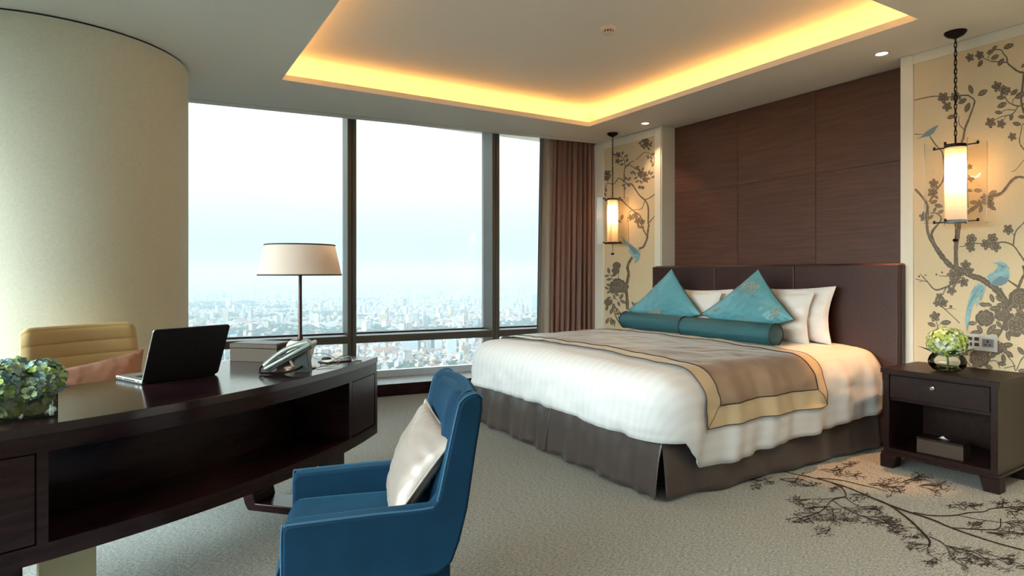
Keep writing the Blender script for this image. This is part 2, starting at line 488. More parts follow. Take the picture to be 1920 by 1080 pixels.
CX0, CX1, CY0, CY1 = .96, 4.03, 1.95, 5.155
g = MB()
g.box(XL - .2, CX0, YB, CY0, ZC, ZC + .045); g.box(CX1, XR, YB, CY0, ZC, ZC + .045); g.box(CX0, CX1, YB, CY0, ZC, ZC + .045)
g.box(XL - .2, CX0, CY0, CY1, ZC, ZC + .045); g.box(CX1, XR, CY0, CY1, ZC, ZC + .045)
a, b = wp(XL - .2, 0), wp(XR, 0)
g.prism([(XL - .2, CY1), (XR, CY1), (b.x, b.y), (a.x, a.y)], ZC, ZC + .045)
wbox(g, XL - .2, XR, .022, .15, ZC, ZC + .045)                                   # strip beyond the shadow gap
wbox(g, XL - .2, XR, -.01, .03, ZC + .045, ZC + .06)
wbox(g, XL - .2, XR, .13, .15, ZC + .03, 3.12)
# cove: side walls of the raised tray curve over into its top
S = .20
def tray(d, z): return [(CX0 - S + d, CY0 - S + d, z), (CX1 + S - d, CY0 - S + d, z), (CX1 + S - d, CY1 + S - d, z), (CX0 - S + d, CY1 + S - d, z)]
prof_t = [(0, ZC + .045)] + [(.13 * (1 - math.cos(i * PI / 16)), ZU - .13 + .13 * math.sin(i * PI / 16)) for i in range(9)]
vs = [p for d, z in prof_t for p in tray(d, z)]; k = len(prof_t)
o_ = g.add(vs, [(i * 4 + j, (i + 1) * 4 + j, (i + 1) * 4 + (j + 1) % 4, i * 4 + (j + 1) % 4) for i in range(k - 1) for j in range(4)] + [tuple((k - 1) * 4 + j for j in range(4))])
g.box(CX0 - S - .06, CX1 + S + .06, CY0 - S - .06, CY1 + S + .06, ZU + .02, ZU + .05)
g.box(XL - .2, XR + .2, YB - .2, 7.4, 3.12, 3.2)
struct(g.build('ceiling', [M_ceil], smooth=True, angle=25))
# light strips lying on the ledge of the cove, hidden behind its lip
for k, (x0, x1, y0, y1) in enumerate(((CX0 - .10, CX1 + .10, CY1 + .09, CY1 + .12), (CX1 + .09, CX1 + .12, CY0 - .08, CY1 + .08), (CX0 - .12, CX0 - .09, CY0 - .08, CY1 + .08), (CX0 - .10, CX1 + .10, CY0 - .12, CY0 - .09))):
    side = ('window', 'headboard', 'column', 'camera')[k]
    lo = MB().box(x0, x1, y0, y1, ZC + .045, ZC + .055).build('cove_light_strip', M_led)
    tag(lo, 'amber light strip hidden in the ceiling cove along its %s side' % side, 'light strip', 'light strips of the ceiling cove')

g = MB(); g.box(XL - .2, XR, YB - .2, 6.9, -.05, 0, 0)
MBfloor = g     # the carpet pattern is added below

# head wall: brown veneer recess between two deeper cream blocks carrying the murals
g = MB()
g.box(XW, XR, 4.74, 5.90, 0, ZC, 0); g.box(XW, XR, YB, 2.37, 0, ZC, 0); g.box(4.86, XR, 2.37, 4.74, 0, ZC, 0)
g.box(XR, XR + .15, YB, 7.0, 0, 3.2, 0); g.box(XW, XR, 5.90, 6.6, 0, 3.12, 0)
struct(g.build('wall_head', M_white))
vp = []
ys = [4.74, 3.934, 3.145, 2.37]; zs = [0, 2.08, ZC - .004]
for i in range(3):
    for j in range(2):
        o = MB().box(4.845, 4.862, ys[i + 1] + .0015, ys[i] - .0015, zs[j] + .0015, zs[j + 1] - .0015).build('veneer_panel', M_panelwood, bevel=.0012, seg=1)
        vp.append(o)
        o['kind'] = 'structure'; o.name = 'trim_%d' % (10 + i * 2 + j)
# grain differs from sheet to sheet: shift the object origin
for k, o in enumerate(vp):
    d = Vector((0, .37 * k, .9 * k)); o.data.transform(Matrix.Translation(-d)); o.location = d
struct(MB().box(XL - .2, XR, YB - .2, YB, 0, 3.2).build('wall_back', M_wall))
g = MB(); g.box(XL - .2, XL, YB, -.6, 0, 3.2); g.box(XL - .2, XL, -.6, 7.0, 2.7, 3.2); g.box(XL - .2, XL, -.6, 7.0, 0, .12); g.box(XL - .2, XL, 6.0, 7.4, 0, 3.2)
struct(g.build('wall_left', M_wall))
g = MB()
for y in (-.6, 1.0, 2.6, 4.2, 5.8): g.box(XL - .15, XL + .02, y - .04, y + .04, .12, 2.7)
g.box(XL - .12, XL + .01, -.6, 6.0, .54, .61)
struct(g.build('trim_1', M_frame))
struct(MB().box(XL - .105, XL - .095, -.6, 6.0, .12, 2.7).build('window_4', M_glass))

# window wall
FO, GO = .30, .56
for k, (x0, x1) in enumerate(((-3.0, -1.354), (-1.354, .231), (.231, 1.816), (1.816, 3.401), (3.401, 4.95))):
    g = MB(); wbox(g, x0 + .03, x1 - .03, GO, GO + .01, .16, 3.1)
    struct(g.build('window_%d' % ((5, 6, 1, 2, 3)[k]), M_glass))
for k, x in enumerate((-1.354, .231, 1.816, 3.401, 4.93)):
    g = MB(); wbox(g, x - .044, x - .0035, FO, GO + .06, .12, 3.12, 0); wbox(g, x + .0035, x + .044, FO, GO + .06, .12, 3.12, 0)
    wbox(g, x - .004, x + .004, FO + .006, GO, .12, 3.12, 1)
    struct(g.build('trim_%d' % (2 + k), [M_frame, M_black], bevel=.002, seg=1))
xs = [-3.05, -1.354, .231, 1.816, 3.401, 4.93]
g = MB()
for i in range(5):
    wbox(g, xs[i] + .044, xs[i + 1] - .044, FO + .002, FO + .012, .525, .600, 0)
    wbox(g, xs[i] + .044, xs[i + 1] - .044, FO + .012, GO + .05, .525, .598, 1)
    wbox(g, xs[i] + .044, xs[i + 1] - .044, GO - .02, GO + .05, .598, .612, 2)
    wbox(g, xs[i] + .044, xs[i + 1] - .044, GO - .02, GO + .05, .12, .190, 1)
    wbox(g, xs[i] + .044, xs[i + 1] - .044, GO - .02, GO + .05, 2.98, 3.12, 0)
struct(g.build('trim_7', [M_frame, M_sill, M_black]))
g = MB(); wbox(g, -3.1, 4.95, .10, GO + .06, .0, .118, 0); struct(g.build('trim_8', M_sill))
g = MB(); wbox(g, -3.1, 4.95, .075, .10, .0, .121, 0); struct(g.build('baseboard_window', M_dark))

# round column in the corner
g = MB(); g.lathe([(.83, 0), (.83, ZC - .012)], 128); g.lathe([(.822, ZC - .012), (.822, ZC)], 128, 1)
struct(g.build('wall_column', [M_column, M_black], smooth=True, loc=(-.515, 5.394, 0)))

# ---------------------------------------------------------------- murals (pattern drawn in the plane of the wallpaper)
LAYER = [0]
def layer(proj, axis):
    def f(u, v):
        p = proj(u, v); d = 1.05e-5 * (LAYER[0] % 113)
        return p + (Vector((-d, 0, 0)) if axis == 'x' else Vector((0, 0, d)))
    return f
def ribbon(mb, pts, w, mi, n, off, proj, smooth=True, jit=0.0):
    """flat stroke through pixel points, width in pixels"""
    LAYER[0] += 1
    P = catmull([(p[0], p[1], 0) for p in pts], 5) if smooth and len(pts) > 2 else [Vector((p[0], p[1], 0)) for p in pts]
    k = len(P); L = []; Rr = []
    for i, p in enumerate(P):
        t = P[min(i + 1, k - 1)] - P[max(i - 1, 0)]
        if t.length < 1e-6: t = Vector((1, 0, 0))
        t.normalize(); q = Vector((-t.y, t.x, 0))
        f = i / (k - 1)
        ww = (w[0] * (1 - f) + w[1] * f) if isinstance(w, tuple) else w
        ww *= (1 + jit * random.uniform(-1, 1)) / 2
        L.append(proj(p.x + q.x * ww, p.y + q.y * ww)); Rr.append(proj(p.x - q.x * ww, p.y - q.y * ww))
    mb.add(L + Rr, [(i, i + 1, k + i + 1, k + i) for i in range(k - 1)], mi)
def blob(mb, cx, cy_, rx, ry, ang, mi, proj, n=12, leaf=False):
    vs = []; LAYER[0] += 1
    ca, sa = math.cos(ang), math.sin(ang)
    for i in range(n):
        a = 2 * PI * i / n
        x = rx * math.cos(a); y = ry * math.sin(a)
        if leaf: y *= (1 - abs(math.cos(a)) ** 3 * .55)
        vs.append(proj(cx + x * ca - y * sa, cy_ + x * sa + y * ca))
    mb.add(vs, [tuple(range(n))], mi)
def leaf(mb, x, y, L, ang, pj, pj2):
    a = R(ang)
    blob(mb, x, y, L / 2, L * .24, a, 1, pj, 14, True)
    ribbon(mb, [(x - math.cos(a) * L * .42, y - math.sin(a) * L * .42), (x + math.cos(a) * L * .38, y + math.sin(a) * L * .38)], L * .035 + .25, 2, 2, 0, pj2, False)
    for q in (-.15, .12):
        bx, by = x + math.cos(a) * L * q, y + math.sin(a) * L * q
        for sd in (-1, 1):
            ribbon(mb, [(bx, by), (bx + math.cos(a + sd * .9) * L * .2, by + math.sin(a + sd * .9) * L * .2)], L * .02 + .2, 2, 2, 0, pj2, False)
def flower(mb, x, y, r, pj, pj2, petals=5, a0=None):
    a0 = random.uniform(0, 6) if a0 is None else a0
    for i in range(petals):
        a = a0 + 2 * PI * i / petals
        px, py = x + math.cos(a) * r * .58, y + math.sin(a) * r * .58
        blob(mb, px, py, r * .46, r * .36, a, 1, pj, 10)
        blob(mb, px + math.cos(a) * r * .06, py + math.sin(a) * r * .06, r * .2, r * .10, a + 1.2, 2, pj2, 6)
    blob(mb, x, y, r * .22, r * .22, 0, 1, pj, 8); blob(mb, x, y, r * .10, r * .10, 0, 2, pj2, 6)
def peony(mb, x, y, r, pj, pj2):
    for ring, (k, rr, s) in enumerate(((9, .82, .34), (7, .52, .30), (4, .22, .26))):
        for i in range(k):
            a = 2 * PI * i / k + ring * .4 + random.uniform(-.15, .15)
            px, py = x + math.cos(a) * r * rr, y + math.sin(a) * r * rr * .85
            blob(mb, px, py, r * s, r * s * .72, a + PI / 2, 1, pj, 10)
    for ring, (k, rr) in enumerate(((9, .64), (6, .38), (3, .14))):
        for i in range(k):
            a = 2 * PI * i / k + ring * .4
            q = [(x + math.cos(a + d) * r * rr, y + math.sin(a + d) * r * rr * .85) for d in (-.28, 0, .28)]
            ribbon(mb, q, r * .05 + .2, 2, 2, 0, pj2, True)

def mural(name, label, y0, y1, z0, z1, draw):
    root = thing(name, label, 'mural', (XW, (y0 + y1) / 2, 0))
    inv = Matrix.Translation(Vector((-XW, -(y0 + y1) / 2, 0)))
    mb = MB(); mb.box(XW - .004, XW - .001, y0, y1, z0, z1)
    lo, hi = min(y0, y1) + .002, max(y0, y1) - .002
    cl = lambda p: Vector((p.x, max(lo, min(hi, p.y)), max(z0 + .002, min(z1 - .002, p.z))))
    pj = lambda u, v: cl(at_x(u, v, XW - .005)); pj2 = lambda u, v: cl(at_x(u, v, XW - .0064))
    pjb = lambda u, v: cl(at_x(u, v, XW - .0078))
    pj, pj2 = layer(pj, 'x'), layer(pj2, 'x')
    draw(mb, pj, pj2, pjb)
    mb.v = [tuple(inv @ Vector(v)) for v in mb.v]
    mb.build('wallpaper', [M_silkwall, M_motif, M_motif2, M_bird, M_bird2], root)
    fr = MB(); w = .085; t = .014
    for bx in ((y0 - w, y0, z0 - .0, z1 + w), (y1, y1 + w, z0, z1 + w), (y0, y1, z1, z1 + w)):
        fr.box(-t, -.0005, bx[0] - (y0 + y1) / 2, bx[1] - (y0 + y1) / 2, bx[2], min(bx[3], ZC - .001))
    fr.build('frame', M_white, root, bevel=.003)
    return root

def C(ox, oy, s, pts):
    return [(ox + p[0] * s, oy + p[1] * s) for p in pts]
def draw_right(mb, pj, pj2, pjb):
    A = lambda pts: C(1700, 60, .1852, pts); B = lambda pts: C(1700, 260, .1852, pts); D = lambda pts: C(1700, 440, .2407, pts)
    ST = [  # (points, width px)
        (B([(85, 510), (150, 580), (205, 660), (212, 720), (205, 850), (215, 950), (250, 1030), (290, 1085)]), (4, 7)),
        (D([(180, 0), (210, 70), (255, 140), (300, 200), (355, 250), (430, 275), (500, 320), (570, 340), (640, 385), (700, 430), (755, 500), (800, 600)]), (8, 13)),
        (D([(385, 260), (383, 100), (395, 20)]) + B([(540, 830), (600, 760), (700, 690), (840, 590), (960, 550), (1050, 440), (1120, 390), (1200, 395)]), (9, 4.5)),
        (B([(250, 985), (265, 930), (330, 850), (350, 800), (300, 755), (240, 755)]), (5, 1.5)),
        (A([(80, 690), (190, 665), (290, 650), (430, 658), (600, 640), (650, 660), (685, 690), (680, 740), (630, 880), (590, 980), (572, 1090)]), (1.5, 4)),
        (B([(565, 10), (540, 120), (560, 300), (600, 480), (610, 700)]), (4, 6)),
        (A([(530, 850), (530, 930), (580, 985)]), (1.2, 2)),
        (A([(80, 1035), (165, 1035)]), (2, 1)),
        (A([(235, 1055)]) + B([(250, 0), (300, 70), (340, 110), (370, 180), (375, 400), (300, 520), (230, 640)]), (2, 3.5)),
        (A([(1250, 412), (1185, 410), (1130, 400), (1060, 350), (1020, 310), (1015, 260), (980, 220), (960, 185), (900, 180), (840, 230), (820, 280)]), (4, 1.2)),
        (A([(1190, 405), (1168, 600), (1160, 700), (1188, 820)]), (4, 4)),
        (A([(780, 265), (850, 295), (930, 300), (1020, 310)]), (1.3, 2.2)),
        (A([(990, 640), (1030, 710), (1130, 750), (1200, 720)]), (1.5, 3)), (A([(1130, 750), (1070, 830), (950, 860), (890, 895)]), (2.2, 1.2)),
        (A([(1100, 790), (1000, 790), (940, 830)]), (1.5, 1)), (A([(1070, 720), (1080, 680), (1110, 660)]), (1.5, 1)), (A([(1010, 840), (985, 890)]), (1.2, 1)),
        (A([(1140, 1085), (1160, 1000), (1170, 940), (1200, 925)]), (1.6, 1.6)), (B([(1140, 0), (1150, 60), (1200, 125)]), (2, 2.5)), (B([(1060, 330), (1100, 320), (1200, 200)]), (1, 1.2)),
        (D([(410, 95), (470, 85), (530, 68), (590, 72)]), (1.2, 2.2)), (D([(700, 65), (760, 58), (830, 85), (880, 150), (925, 215)]), (2.2, 3.4)), (D([(830, 85), (848, -20), (910, -90), (930, -120)]), (3, 1.4)), (D([(835, 0), (800, -30), (780, -60)]), (1.6, 1)),
        (D([(905, 240), (918, 300), (895, 350), (860, 440)]), (4, 6)), (D([(790, 355), (865, 405)]), (2.6, 4)),
        (D([(68, 345), (130, 360), (160, 365)]), (1.2, 2)), (D([(105, 305), (160, 365), (220, 428), (290, 415), (360, 380), (420, 330)]), (1.4, 4)), (D([(280, 470), (310, 410), (345, 390)]), (1.8, 2.5)),
        (D([(270, 555), (330, 610), (415, 690)]), (2, 1.2)), (D([(300, 580), (340, 575), (385, 582)]), (1, .8)), (D([(242, 770), (238, 700), (220, 650)]), (1.6, 1.2)), (D([(240, 715), (270, 690)]), (1.1, 1)),
        (D([(250, 320), (315, 325)]), (1, 1.6)), (D([(100, 370), (125, 358)]), (1, 1)),
        (D([(640, 985), (700, 985), (725, 1040)]), (1.6, 1.2)), (D([(780, 940), (830, 1000), (850, 1060), (890, 980), (930, 930)]), (1.6, 2.4)), (D([(700, 840), (760, 900), (800, 960)]), (2, 1.6)),
        (D([(430, 930), (470, 990), (500, 1030)]), (1.6, 1.6)), (D([(760, 1040), (850, 1020)]), (1.5, 1.5)), (D([(720, 420), (760, 500), (780, 600), (760, 700), (700, 800), (600, 900)]), (8, 5)),
    ]
    for p, w in ST: ribbon(mb, p, w, 1, 2, 0, pj, True, .18)
    for p, w in ST[:3]:
        ribbon(mb, [(q[0] + 1.2, q[1] + 1) for q in p], .7, 2, 2, 0, pj2, True, .9)
    def S(off, s, L, fn):
        for t in L: fn(off, s, t)
    def lf(o, s, t): leaf(mb, o[0] + t[0] * s, o[1] + t[1] * s, t[2] * s, t[3], pj, pj2)
    def fl(o, s, t): flower(mb, o[0] + t[0] * s, o[1] + t[1] * s, t[2] * s, pj, pj2)
    def pe(o, s, t): peony(mb, o[0] + t[0] * s, o[1] + t[1] * s, t[2] * s, pj, pj2)
    a, b, d = (1700, 60), (1700, 260), (1700, 440)
    S(a, .1852, [(770, 615, 115, -30), (615, 765, 110, -65), (565, 700, 100, -30), (450, 860, 90, -20), (745, 320, 85, -55), (850, 200, 90, -30), (890, 160, 70, -40), (895, 255, 95, -28), (955, 305, 100, -50), (1030, 145, 110, -25),
                 (1090, 610, 95, -40), (955, 665, 90, 0), (965, 740, 110, -25), (1150, 640, 130, -30), (930, 815, 80, 5), (1060, 860, 80, -75), (1165, 860, 80, 5), (1115, 930, 90, 10), (1180, 340, 60, -50), (650, 580, 100, 70)], lf)
    S(a, .1852, [(372, 665, 58), (495, 660, 55), (410, 755, 50), (640, 258, 46), (740, 235, 46), (915, 552, 56), (985, 595, 56), (850, 918, 55), (957, 930, 48), (1070, 1060, 45), (1020, 590, 40)], fl)
    S(b, .1852, [(300, 590, 60, 40), (275, 640, 80, -20), (325, 680, 90, 10), (285, 720, 60, -60), (345, 740, 70, -25), (245, 795, 70, -40), (635, 525, 70, 10), (720, 525, 90, 5), (870, 548, 95, -25), (680, 645, 90, 0), (750, 715, 80, -75), (870, 700, 85, 30), (800, 590, 60, -40)], lf)
    S(b, .1852, [(275, 455, 50), (262, 545, 52), (640, 285, 30), (650, 400, 40), (830, 640, 60), (790, 600, 45), (735, 655, 40), (175, 790, 50), (655, 1015, 52), (635, 1070, 45), (1028, 920, 55), (870, 1010, 55), (800, 1065, 50), (890, 1070, 45)], fl)
    S(d, .2407, [(505, 35, 42), (500, 102, 36), (665, 32, 40), (620, 77, 42), (695, 95, 42), (460, 238, 42), (485, 287, 42), (355, 312, 42), (410, 308, 36), (370, 362, 42), (445, 370, 40), (350, 435, 38), (255, 485, 32), (237, 532, 32), (285, 530, 38), (220, 638, 42)], fl)
    S(d, .2407, [(97, 325, 9), (147, 316, 7), (232, 310, 8), (276, 294, 8), (344, 560, 12)], lambda o, s, t: blob(mb, o[0] + t[0] * s, o[1] + t[1] * s, t[2] * s, t[2] * s, 0, 1, pj, 8))
    S(d, .2407, [(610, 650, 72), (885, 500, 90), (855, 700, 105), (570, 960, 80), (745, 620, 62), (700, 880, 60)], pe)
    S(d, .2407, [(665, 495, 75, 70), (725, 500, 80, 30), (600, 545, 75, 10), (640, 545, 60, 20), (690, 575, 95, -5), (740, 550, 80, 10), (815, 555, 90, -40), (885, 600, 80, 30), (570, 735, 75, 55), (510, 690, 75, 0), (660, 740, 110, -50), (720, 700, 70, 50), (840, 660, 80, 0), (790, 790, 80, 75),
                     (700, 755, 80, -20), (540, 765, 90, 0), (195, 700, 70, 20), (305, 685, 85, -5), (265, 750, 70, 0), (680, 930, 90, -50), (640, 1030, 70, 20), (760, 890, 90, 70), (785, 860, 90, -5), (800, 930, 80, 40), (755, 965, 80, 80), (740, 1005, 75, 10), (890, 905, 80, 50), (900, 1060, 70, 0), (620, 920, 80, -20), (540, 900, 80, 30), (450, 920, 70, 30), (540, 1020, 70, -10), (920, 760, 80, 60)], lf)
    D2 = lambda pts: [pjb(*q) for q in D(pts)]
    def poly(pts, mi): mb.add(pts, [tuple(range(len(pts)))], mi)
    poly(D2([(560, 380), (620, 408), (600, 450), (578, 520), (565, 470), (550, 500), (548, 575), (535, 520), (510, 560), (490, 640), (470, 762), (462, 700), (455, 660), (462, 600), (485, 500), (505, 440), (530, 400)]), 3)
    poly(D2([(620, 330), (645, 305), (680, 290), (705, 255), (712, 235), (690, 228), (665, 213), (700, 218), (735, 208), (775, 228), (808, 270), (785, 262), (800, 300), (795, 345), (775, 380), (735, 396), (690, 398), (655, 380), (640, 350)]), 3)
    q = [Vector(v) - Vector((.0005, 0, 0)) for v in D2([(650, 385), (690, 345), (730, 320), (770, 335), (792, 325), (785, 365), (740, 396), (690, 396)])]
    poly(q, 4)
    q = [Vector(v) - Vector((.0005, 0, 0)) for v in D2([(722, 240), (740, 235), (775, 252), (750, 256)])]
    poly(q, 4)
    for w in ((580, 400, 500, 520), (600, 415, 530, 500), (560, 400, 480, 560), (590, 430, 560, 540)):
        ribbon(mb, D([(w[0], w[1]), (w[2], w[3])]), 1.2, 4, 2, 0, lambda u, v: pjb(u, v) - Vector((.0005, 0, 0)), False)
    poly([pjb(*t) for t in A([(90, 1085), (150, 1058), (190, 1015), (250, 975), (290, 952), (328, 942), (300, 975), (275, 1020), (235, 1052), (180, 1062)])], 4)

def draw_left(mb, pj, pj2, pjb):
    A = lambda pts: C(1100, 230, .176, pts); B = lambda pts: C(1100, 420, .1944, pts)
    ST = [
        (A([(400, 630), (400, 560), (410, 480), (460, 430), (505, 405)]), (2.2, 1.5)), (A([(530, 395), (570, 355), (625, 315), (690, 340), (735, 395)]), (1.4, 1)),
        (A([(413, 480), (402, 400), (370, 365), (310, 370), (290, 350)]), (1.6, 1)), (A([(425, 470), (455, 450), (520, 490), (560, 510), (600, 560)]), (1.6, 1)),
        (A([(200, 740), (215, 650), (280, 655), (300, 645), (345, 590), (400, 630), (440, 655), (485, 660), (560, 770), (620, 825), (655, 900), (655, 1080)]), (1, 3)),
        (A([(400, 680), (402, 810)]), (1.6, 1.6)), (A([(620, 825), (690, 790), (735, 750)]), (2, 1.6)), (A([(620, 840), (580, 920), (490, 930), (445, 970), (435, 1060)]), (1.4, 1)),
        (A([(370, 820), (440, 890), (500, 940), (560, 980), (600, 1060)]), (2, 2.4)), (A([(660, 1070), (735, 990)]), (2.4, 1.8)),
        (B([(600, 0), (592, 60), (582, 140), (562, 190), (545, 222), (505, 238)]), (3.2, 4.2)), (B([(530, 0), (550, 60), (580, 110)]), (2.2, 2.6)),
        (B([(440, 320), (410, 370), (395, 420), (405, 480), (395, 540), (380, 620), (388, 700), (395, 830)]), (4.4, 6)),
        (B([(245, 770), (300, 830), (350, 880)]), (2, 1.6)), (B([(262, 830), (290, 910), (330, 970), (355, 1000)]), (2, 2)), (B([(245, 770), (250, 720), (300, 730)]), (1.6, 1)),
        (B([(270, 570), (240, 510), (215, 470)]), (1.3, 1)), (B([(305, 460), (308, 530)]), (1, 1)), (B([(215, 905), (250, 920), (270, 990)]), (1.2, 1.6)), (B([(240, 840), (265, 790)]), (1.3, 1)),
        (B([(470, 800), (500, 780), (590, 710), (650, 620)]), (1.2, 1)),
    ]
    for p, w in ST: ribbon(mb, p, w, 1, 2, 0, pj, True, .18)
    ribbon(mb, [(q[0] + 1, q[1]) for q in ST[12][0]], .6, 2, 2, 0, pj2, True, .9)
    for t in [(570, 215, 40, -30), (585, 245, 40, 60), (610, 265, 45, 60), (660, 275, 45, 60), (685, 220, 45, -60), (680, 245, 40, 20), (710, 335, 50, -25), (655, 368, 42, 80), (688, 375, 42, 60), (690, 415, 42, 60), (705, 450, 45, -60), (728, 385, 42, 70), (728, 420, 40, 60),
              (382, 325, 42, -75), (420, 355, 45, -30), (432, 400, 45, -70), (370, 405, 42, -20), (375, 445, 45, -15), (300, 340, 40, 30), (540, 475, 45, -20), (600, 495, 45, -60), (555, 500, 40, 30), (485, 530, 45, -30), (512, 540, 40, 60), (525, 590, 42, -30), (540, 625, 42, -30), (578, 630, 40, 50),
              (665, 530, 45, -70), (690, 540, 45, -45), (660, 595, 42, 20), (705, 580, 40, -20), (730, 578, 36, 80), (420, 595, 42, 60), (455, 598, 42, -50), (395, 665, 42, -20), (450, 670, 40, 20), (405, 695, 38, 70), (240, 525, 40, -30), (245, 570, 40, -30), (205, 715, 45, 75), (197, 765, 40, 80),
              (640, 620, 42, 60), (375, 1010, 60, -70), (350, 1050, 50, 30)]:
        leaf(mb, 1100 + t[0] * .176, 230 + t[1] * .176, t[2] * .176 * 1.1, t[3], pj, pj2)
    for t in [(625, 185, 42), (635, 225, 40), (335, 340, 30), (330, 410, 30), (218, 540, 36), (215, 590, 36), (575, 540, 36), (615, 555, 38), (620, 605, 32), (565, 688, 20), (598, 692, 20), (470, 1010, 36), (520, 985, 36), (545, 1045, 40), (590, 1055, 34), (580, 560, 36)]:
        flower(mb, 1100 + t[0] * .176, 230 + t[1] * .176, t[2] * .176, pj, pj2)
    for t in [(290, 400, 38), (280, 450, 36), (300, 590, 72), (345, 610, 60), (270, 630, 50), (205, 755, 38)]:
        peony(mb, 1100 + t[0] * .1944, 420 + t[1] * .1944, t[2] * .1944, pj, pj2)
    for t in [(213, 450, 55, 80), (195, 500, 45, -10), (265, 492, 50, -20), (217, 533, 50, -10), (215, 590, 50, 20), (195, 620, 45, 30), (215, 655, 45, -30), (290, 680, 50, 30), (265, 700, 40, 60), (335, 700, 60, -60), (350, 750, 60, 30), (310, 770, 50, 70), (215, 712, 40, -10), (195, 810, 55, -75), (240, 840, 60, -70), (260, 800, 60, -80),
              (290, 830, 45, -70), (305, 865, 50, 0), (200, 935, 60, -60), (240, 945, 60, 80), (267, 945, 45, 80), (355, 900, 40, -60), (450, 770, 45, 50), (495, 765, 50, -10), (645, 610, 40, 60), (635, 660, 30, -30), (590, 705, 30, -30), (310, 905, 30, 80), (530, 30, 50, 0), (500, 20, 45, 70)]:
        leaf(mb, 1100 + t[0] * .1944, 420 + t[1] * .1944, t[2] * .1944 * 1.1, t[3], pj, pj2)
    P = [pjb(*q) for q in B([(315, 108), (345, 128), (400, 178), (440, 208), (470, 232), (505, 250), (517, 290), (515, 325), (495, 352), (465, 382), (462, 352), (470, 335), (435, 305), (405, 270), (412, 240), (398, 218), (350, 192), (380, 192), (330, 155), (355, 155)])]
    mb.add(P, [tuple(range(len(P)))], 3)
    P = [pjb(*q) - Vector((.0005, 0, 0)) for q in B([(400, 180), (470, 240), (500, 290), (460, 290), (420, 240)])]
    mb.add(P, [tuple(range(len(P)))], 4)
mural('wall_mural', 'cream silk mural of flowering branches with a long tailed blue bird, behind the nightstand', .75, 2.283, .02, 2.71, draw_right)
mural('wall_mural', 'narrow cream silk mural with branches and a blue bird, between curtain and headboard', 4.833, 5.672, .02, 2.69, draw_left)

